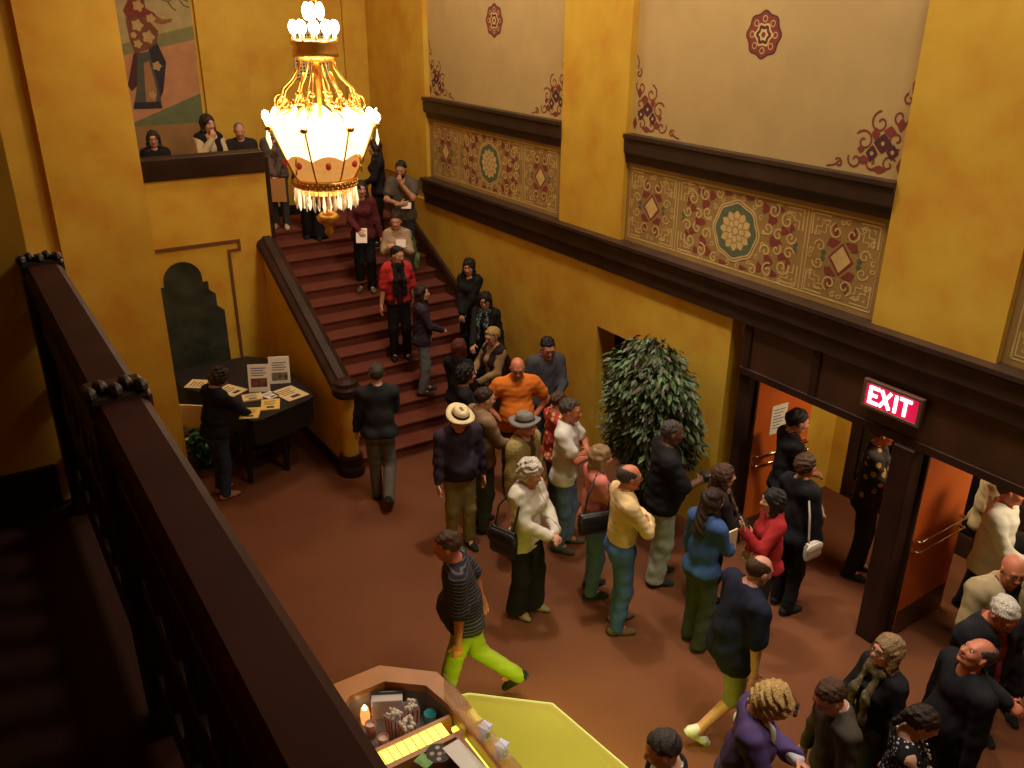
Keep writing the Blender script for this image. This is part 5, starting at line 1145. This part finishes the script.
P['whit'] = person('man in a white T-shirt and jeans with folded arms', (4.95, 6.48, 0), 1.79, -138, top=((.78, .73, .66), 'short'), hem=.84, bottom=((.12, .18, .32), 'long'), hair=('short', 'dgrey'), skin='red', arms=('cross', 'cross2'), head=(-6, 4, 0), shoes=(.10, .08, .06))
P['fed'] = person('man in a grey fedora and open olive plaid shirt', (4.48, 6.58, 0), 1.70, -158, top=((.10, .055, .025), 'long'), bottom=((.06, .055, .05), 'long'), hair=('short', 'grey'), skin='pink', arms=('down', 'down'), head=(18, -4, 0), outer=((.36, .27, .095), 'long', .84, .04, 'plaid', (.22, .19, .07)), hat=((.20, .18, .16), (.05, .045, .04)))
P['wlady'] = person('white-haired woman in a white cardigan and wide black trousers', (3.98, 5.78, 0), 1.69, -160, top=((.74, .66, .55), 'long'), hem=.80, bottom=(BLK, 'long'), hair=('curly', 'white'), skin='pink', arms=('front', 'front'), head=(5, 10, 0), fem=True, wide=.035, outer=((.70, .64, .53), 'long', .72, .08), shoes=(.30, .2, .12))
P['pink'] = person('blonde woman in a pink sweater and jeans with a shoulder bag', (4.70, 5.66, 0), 1.68, -108, top=((.62, .20, .16), 'long'), hem=.90, bottom=((.085, .14, .30), 'long'), hair=('bob', 'dirty'), skin='pink', arms=('down', 'front'), head=(-8, 5, 0), fem=True)
P['yel'] = person('balding man in a pale yellow shirt and blue jeans with folded arms', (4.58, 5.10, 0), 1.77, -112, top=((.78, .56, .27), 'long'), tuck=True, bottom=((.07, .135, .34), 'long'), hair=('fringe', 'dgrey'), skin='red', arms=('cross', 'cross2'), head=(-5, 2, 0), collar=(.78, .56, .27), glasses='plain', belt=True, shoes=(.16, .09, .05), belly=.0)
P['blkT'] = person('tall man in a black T-shirt and pale grey trousers holding a camera', (5.42, 5.48, 0), 1.83, -118, top=((.014, .013, .014), 'half'), hem=.84, bottom=((.36, .37, .32), 'long'), hair=('buzz', 'dgrey'), skin='brown', arms=('down', 'hold'), head=(-6, 6, 0), build=1.14, belly=.05, shoes=(.03, .03, .03), wide=.02)
P['scf30'] = person('brown-haired woman in a dark jacket and scarf by the left doorway', (5.50, 4.83, 0), 1.63, -125, top=((.03, .02, .018), 'long'), bottom=(BLK, 'long'), hair=('bob', 'brown'), skin='pink', arms=('front', 'front'), fem=True, scarf=cloth((.08, .05, .035), 'knit', (.2, .14, .09)))
P['denim'] = person('woman with long dark hair in a blue denim jacket', (5.04, 4.52, 0), 1.66, -88, top=((.045, .10, .25), 'long'), hem=.88, bottom=((.050, .058, .040), 'long'), hair=('long', 'dark'), skin='fair', arms=('relax', 'front'), head=(-12, 5, 0), fem=True, wide=.01)
P['redsw'] = person('dark-haired woman in a red sweater raising her open hand', (5.62, 4.28, 0), 1.60, 58, top=((.36, .022, .025), 'long'), hem=.88, bottom=((.03, .025, .025), 'long'), hair=('bob', 'black'), skin='fair', arms=('wave', 'relax'), fem=True)
P['blk33'] = person('black-haired man in a black shirt standing in the left doorway', (6.74, 5.06, 0), 1.78, -122, top=((.014, .013, .014), 'half'), hem=.84, bottom=(BLK, 'long'), hair=('crop', 'black'), skin='pink', arms=('relax', 'front'), head=(-4, 8, 0), collar=(.014, .013, .014))
P['blk34'] = person('short-haired woman in black carrying a small white bag at the doors', (6.16, 4.44, 0), 1.71, -92, top=(BLK, 'long'), hem=.80, bottom=(BLK, 'long'), hair=('crop', 'brown'), skin='fair', arms=('front', 'down'), fem=True, outer=((.016, .015, .017), 'long', .78, .03))
P['pat35'] = person('man in a dark shirt with tan leaf pattern inside the vestibule', (7.25, 4.42, 0), 1.78, -150, top=((.018, .015, .013), 'half', (.30, .19, .07)), pat='blotch', hem=.84, bottom=(BLK, 'long'), hair=('short', 'brown'), skin='tan', arms=('hold', 'hold'), belly=.04)
P['navy'] = person('bald man in a navy polo and khaki shorts striding past the queue', (4.61, 3.56, 0), 1.75, -108, top=((.016, .018, .036), 'half'), hem=.78, bottom=((.24, .20, .11), 'knee'), hair=('fringe', 'brown'), skin='pink', arms=('swing', 'relax'), stride=(.26, -.24), lean=12, head=(0, 12, 0), belly=.07, build=1.16, shoes=(.72, .70, .55), byhead=True)
P['strip'] = person('man in a striped dark T-shirt and lime trousers striding past the counter', (2.74, 5.08, 0), 1.76, 62, top=((.028, .026, .032), 'half', (.12, .11, .12)), pat='stripe', hem=.88, bottom=((.30, .37, .03), 'long'), hair=('short', 'brown'), skin='red', arms=('relax', 'back'), stride=(.20, -.42), lean=10, head=(0, 8, 0), belly=.05, build=1.05, byhead=True)
P['purp38'] = person('curly blonde woman in a purple cardigan with sunglasses pushed up', (3.60, 2.54, 0), 1.75, -140, top=((.70, .70, .74), 'long'), bottom=((.05, .05, .07), 'long'), hair=('curly', 'blond'), skin='pink', arms=('hold', 'hold'), head=(-10, 30, 0), lean=6, fem=True, outer=((.10, .065, .19), 'long', .82, .075), vneck=.06, glasses='ontop', byhead=True)
P['brn39'] = person('man in glasses and a brown-grey sweater bowed towards the purple cardigan', (4.04, 2.46, 0), 1.63, 62, top=((.070, .055, .042), 'long'), bottom=((.04, .04, .045), 'long'), hair=('short', 'brown'), skin='pink', arms=('relax', 'relax'), head=(5, 30, 0), lean=6, collar=(.70, .72, .80), glasses='plain', build=1.0, byhead=True)
P['scf40'] = person('grey-blonde woman with glasses, black top and speckled scarf', (4.70, 2.50, 0), 1.64, 72, top=(BLK, 'long'), bottom=(BLK, 'long'), hair=('bob', 'dirty'), skin='pink', arms=('down', 'front'), head=(0, -8, 0), fem=True, neck=.10, vneck=.05, glasses='plain', scarf=cloth((.12, .09, .05), 'dots', (.26, .22, .14)))
P['dot41'] = person('brown-haired woman in a black and white spotted sleeveless dress and necklace', (4.30, 2.05, 0), 1.63, -140, top=((.012, .011, .014), 'none', (.45, .45, .48)), pat='dots', bottom=(BLK, 'long'), hair=('tied', 'dark'), skin='fair', arms=('front', 'front'), head=(-6, 20, 0), fem=True, neck=.095, vneck=.09)
P['up42'] = person('balding man in a black shirt tipping his head back to look up', (5.03, 2.12, 0), 1.74, 60, top=((.013, .013, .016), 'long'), bottom=(BLK, 'long'), hair=('fringe', 'dgrey'), skin='red', arms=('down', 'down'), head=(0, -34, 0), build=1.12, belly=.04)
P['wh43'] = person('white-haired man in a dark jacket looking down at the right edge', (5.60, 2.30, 0), 1.78, 165, top=((.25, .04, .03), 'long'), bottom=(BLK, 'long'), hair=('short', 'white'), skin='red', arms=('relax', 'front'), head=(-6, 32, 0), outer=((.016, .015, .018), 'long', .80, .03), build=1.1)
P['be44'] = person('bald man in glasses and a beige jacket at the right edge', (6.18, 2.52, 0), 1.75, 150, top=((.03, .035, .07), 'long'), bottom=((.08, .07, .06), 'long'), hair=('bald', 'grey'), skin='red', arms=('relax', 'relax'), head=(-8, 8, 0), outer=((.44, .34, .19), 'long', .82, .05), glasses='plain', build=1.1)
P['ws45'] = person('man in a white shirt and black trousers behind the right door leaf', (7.20, 3.12, 0), 1.80, -165, top=((.74, .70, .62), 'long'), hem=.86, bottom=(BLK, 'long'), hair=('short', 'dgrey'), skin='red', arms=('down', 'front'), build=1.12)
P['tn46'] = person('person in a tan long-sleeved top and black trousers, deepest behind the right door', (7.80, 3.50, 0), 1.80, -150, top=((.40, .32, .18), 'long'), bottom=(BLK, 'long'), hair=('short', 'brown'), skin='fair')
P['ed48'] = person('white-haired person in a cream top cut off by the right picture edge', (6.72, 2.36, 0), 1.66, 150, top=((.60, .50, .33), 'long'), bottom=(BLK, 'long'), hair=('bob', 'white'), skin='pink', fem=True)
P['bt47'] = person('man with short grey hair and a dark jacket, only his head in the picture', (2.86, 2.64, 0), 1.69, 60, top=((.6, .58, .5), 'long'), bottom=(BLK, 'long'), hair=('short', 'dgrey'), skin='pink', head=(0, 18, 0), outer=((.02, .02, .024), 'long', .8, .03))

# ---- what they carry
M_BAG = mat('black_bag_leather', (.012, .011, .012), .4)
def shoulder_bag(p, side, label, m, y=-.02, z=.98, w=.17, h=.22, t=.07, cross=False, name='shoulder_bag'):
    """bag hanging by a strap from one shoulder"""
    sc = p['sc']; cf = p['cf']; sh = cf(side * p['sw'] * .75, -.005, .365 + .085); x = side * .29
    c = p['W']((x, y, z)); b = empty(name, c, p['root'].rotation_euler.z); setp(b, label, 'bag')
    a, q = sdf_mesh([Cap(V3(0, -w * .62, 0), V3(0, w * .62, 0), h * .5, h * .5, .03, V3(1, 0, 0), t / h * 1.1), Cap(V3(0, -w * .7, h * .22), V3(0, w * .7, h * .22), h * .28, h * .28, .03, V3(1, 0, 0), t / h * 1.2)], .014, [lambda G: np.abs(G[..., 1]) - w * .82, lambda G: np.abs(G[..., 2]) - h * .52]); npmesh('bag_body', a, q, m, b, sc)
    a, q = sdf_mesh([Cap(V3(side * t * .35, -w * .6, h * .2), V3(side * t * .35, w * .6, h * .2), h * .27, h * .27, .02, V3(1, 0, 0), .35)], .013); npmesh('flap', a, q, m, b, sc)
    top_ = (sh - V3(x, y, z)) * sc; st = MB()
    out = V3(side * .10, 0, 0) * sc
    for e in (-1, 1):
        p0 = V3(0, e * w * .62, h * .4) * sc; mid = (p0 + top_) / 2 + V3(side * .05, e * .06, .03) * sc
        pts = [p0 + (mid - p0) * k / 4 for k in range(4)] + [mid + (top_ + V3(0, e * .03, 0) - mid) * k / 5 for k in range(6)]
        st.tube([tuple(v) for v in pts], .010 * sc, 6)
    st.build('strap', m, b, True)
    return b
shoulder_bag(P['wlady'], 1, 'black shoulder bag hung beside the white cardigan', M_BAG, -.06, .96, .17, .30, .10)
shoulder_bag(P['pink'], 1, 'large black shoulder bag worn over the pink sweater', M_BAG, -.10, 1.06, .20, .24, .11)
shoulder_bag(P['blk34'], 1, 'small white shoulder bag carried by the woman in black at the doors', mat('white_bag', (.62, .56, .48), .5), -.06, .88, .10, .20, .07)
shoulder_bag(P['tan12'], -1, 'green cloth bag at the side of the tan sweater on the stairs', mat('green_bag', (.10, .17, .05), .8), .0, .98, .13, .22, .08)
shoulder_bag(P['ws45'], -1, 'black bag slung beside the white shirt behind the right door', M_BAG, .10, 1.0, .24, .26, .10)
shoulder_bag(P['purp10'], -1, 'black bag at the hip of the purple jacket on the stairs', M_BAG, .05, .92, .17, .2, .08)
def held(name, p, hand, dims, m, label, cat, rz=0.0, rx=0.0, off=(0, 0, 0), parts=None):
    h = p['hands'][hand]; c = np.array(h[0]) + np.array(off)
    b = empty(name, tuple(c), p['root'].rotation_euler.z + rz); b.rotation_euler.x = rx; setp(b, label, cat)
    w, d, hh = dims; bx('sheet' if parts is None else parts, (-w / 2, w / 2, -d / 2, d / 2, -hh / 2, hh / 2), m, b, min(dims) * .2)
    return b
held('envelope', P['env16'], 0, (.24, .012, .36), mat('manila', (.58, .27, .07), .7), 'tan manila envelope held in front of the jeans on the landing', 'envelope', off=(.03, -.03, -.16), parts='envelope_body')
held('programme', P['mar13'], 1, (.16, .01, .24), M_PAPERW, 'white folded programme held by the woman in maroon', 'paper', rx=.7, off=(0, 0, -.03))
held('programme', P['tan12'], 1, (.14, .01, .12), M_PAPERW, 'white paper held at the chest of the tan sweater', 'paper', rx=.5, off=(0, 0, .03))
held('programme', P['gry14'], 1, (.15, .01, .10), M_PAPERW, 'white paper tucked at the arm of the grey T-shirt', 'paper', rx=.5, off=(0, 0, -.03))
held('programme', P['grey'], 1, (.02, .10, .16), M_PAPER, 'pale yellow paper carried by the man walking to the stairs', 'paper', off=(0, 0, .05))
held('programme', P['denim'], 1, (.02, .16, .24), M_PAPER, 'pale folded programme held by the woman in denim', 'paper', off=(0, 0, .04))
held('programme', P['pat35'], 0, (.16, .01, .24), M_PAPERW, 'white paper held by the man in the leaf-patterned shirt', 'paper', rx=.6, off=(0, 0, .02))
held('phone', P['purp38'], 1, (.075, .14, .012), M_BLACK, 'black phone held between the purple cardigan and the brown sweater', 'phone', rx=.4, off=(0, 0, .01), parts='phone_body')
cb = held('camera_body', P['blkT'], 1, (.13, .06, .085), mat('camera_black', (.02, .02, .022), .35), 'black camera held at the belly of the black T-shirt', 'camera', off=(0, 0, .02), parts='camera_case')
MB().lathe([(0, 0), (.032, 0), (.034, .05), (.028, .055), (.02, .045), (0, .045)], n=16).build('lens', mat('lens_silver', (.5, .5, .52), .25, metal=1), cb, True).rotation_euler = (-math.pi / 2, 0, 0)
# necklace, sunglasses on the shirt
def torus_obj(name, p, label, cat, r, tube, m):
    sc = p['sc']; nb = p['nb']; e = empty(name, p['W'](nb), p['root'].rotation_euler.z); setp(e, label, cat); mb = MB()
    for k in range(22):
        t = 2 * math.pi * k / 22; y = .05 + r * 1.0 * math.sin(t); z = .015 - .16 * max(0, math.sin(t)) ** 1.3
        mb.sphere((r * math.cos(t) * sc, (y + (.035 if math.sin(t) > 0 else 0)) * sc, z * sc), tube * sc, 7, 5)
    mb.build('beads', m, e, True)
torus_obj('necklace', P['dot41'], 'pale bead necklace on the woman in the spotted dress', 'necklace', .085, .010, mat('silver_bead', (.6, .58, .55), .25, metal=.7))
sg = MB(); b33 = P['blk33']; c = b33['W'](b33['cf'](0.0, .165, .28)); e = empty('sunglasses', c, b33['root'].rotation_euler.z); setp(e, 'sunglasses hooked on the front of the black shirt in the doorway', 'sunglasses')
for s in (-1, 1): MB().sphere((s * .032, 0, 0), (.025, .008, .018), 10, 6).build('lens', mat('mirror_lens', (.6, .6, .6), .1, metal=1), e, True)
MB().tube([(-.058, 0, .005), (-.01, .004, .005), (.01, .004, .005), (.058, 0, .005)], .003, 5).build('frame', M_BLACK, e)
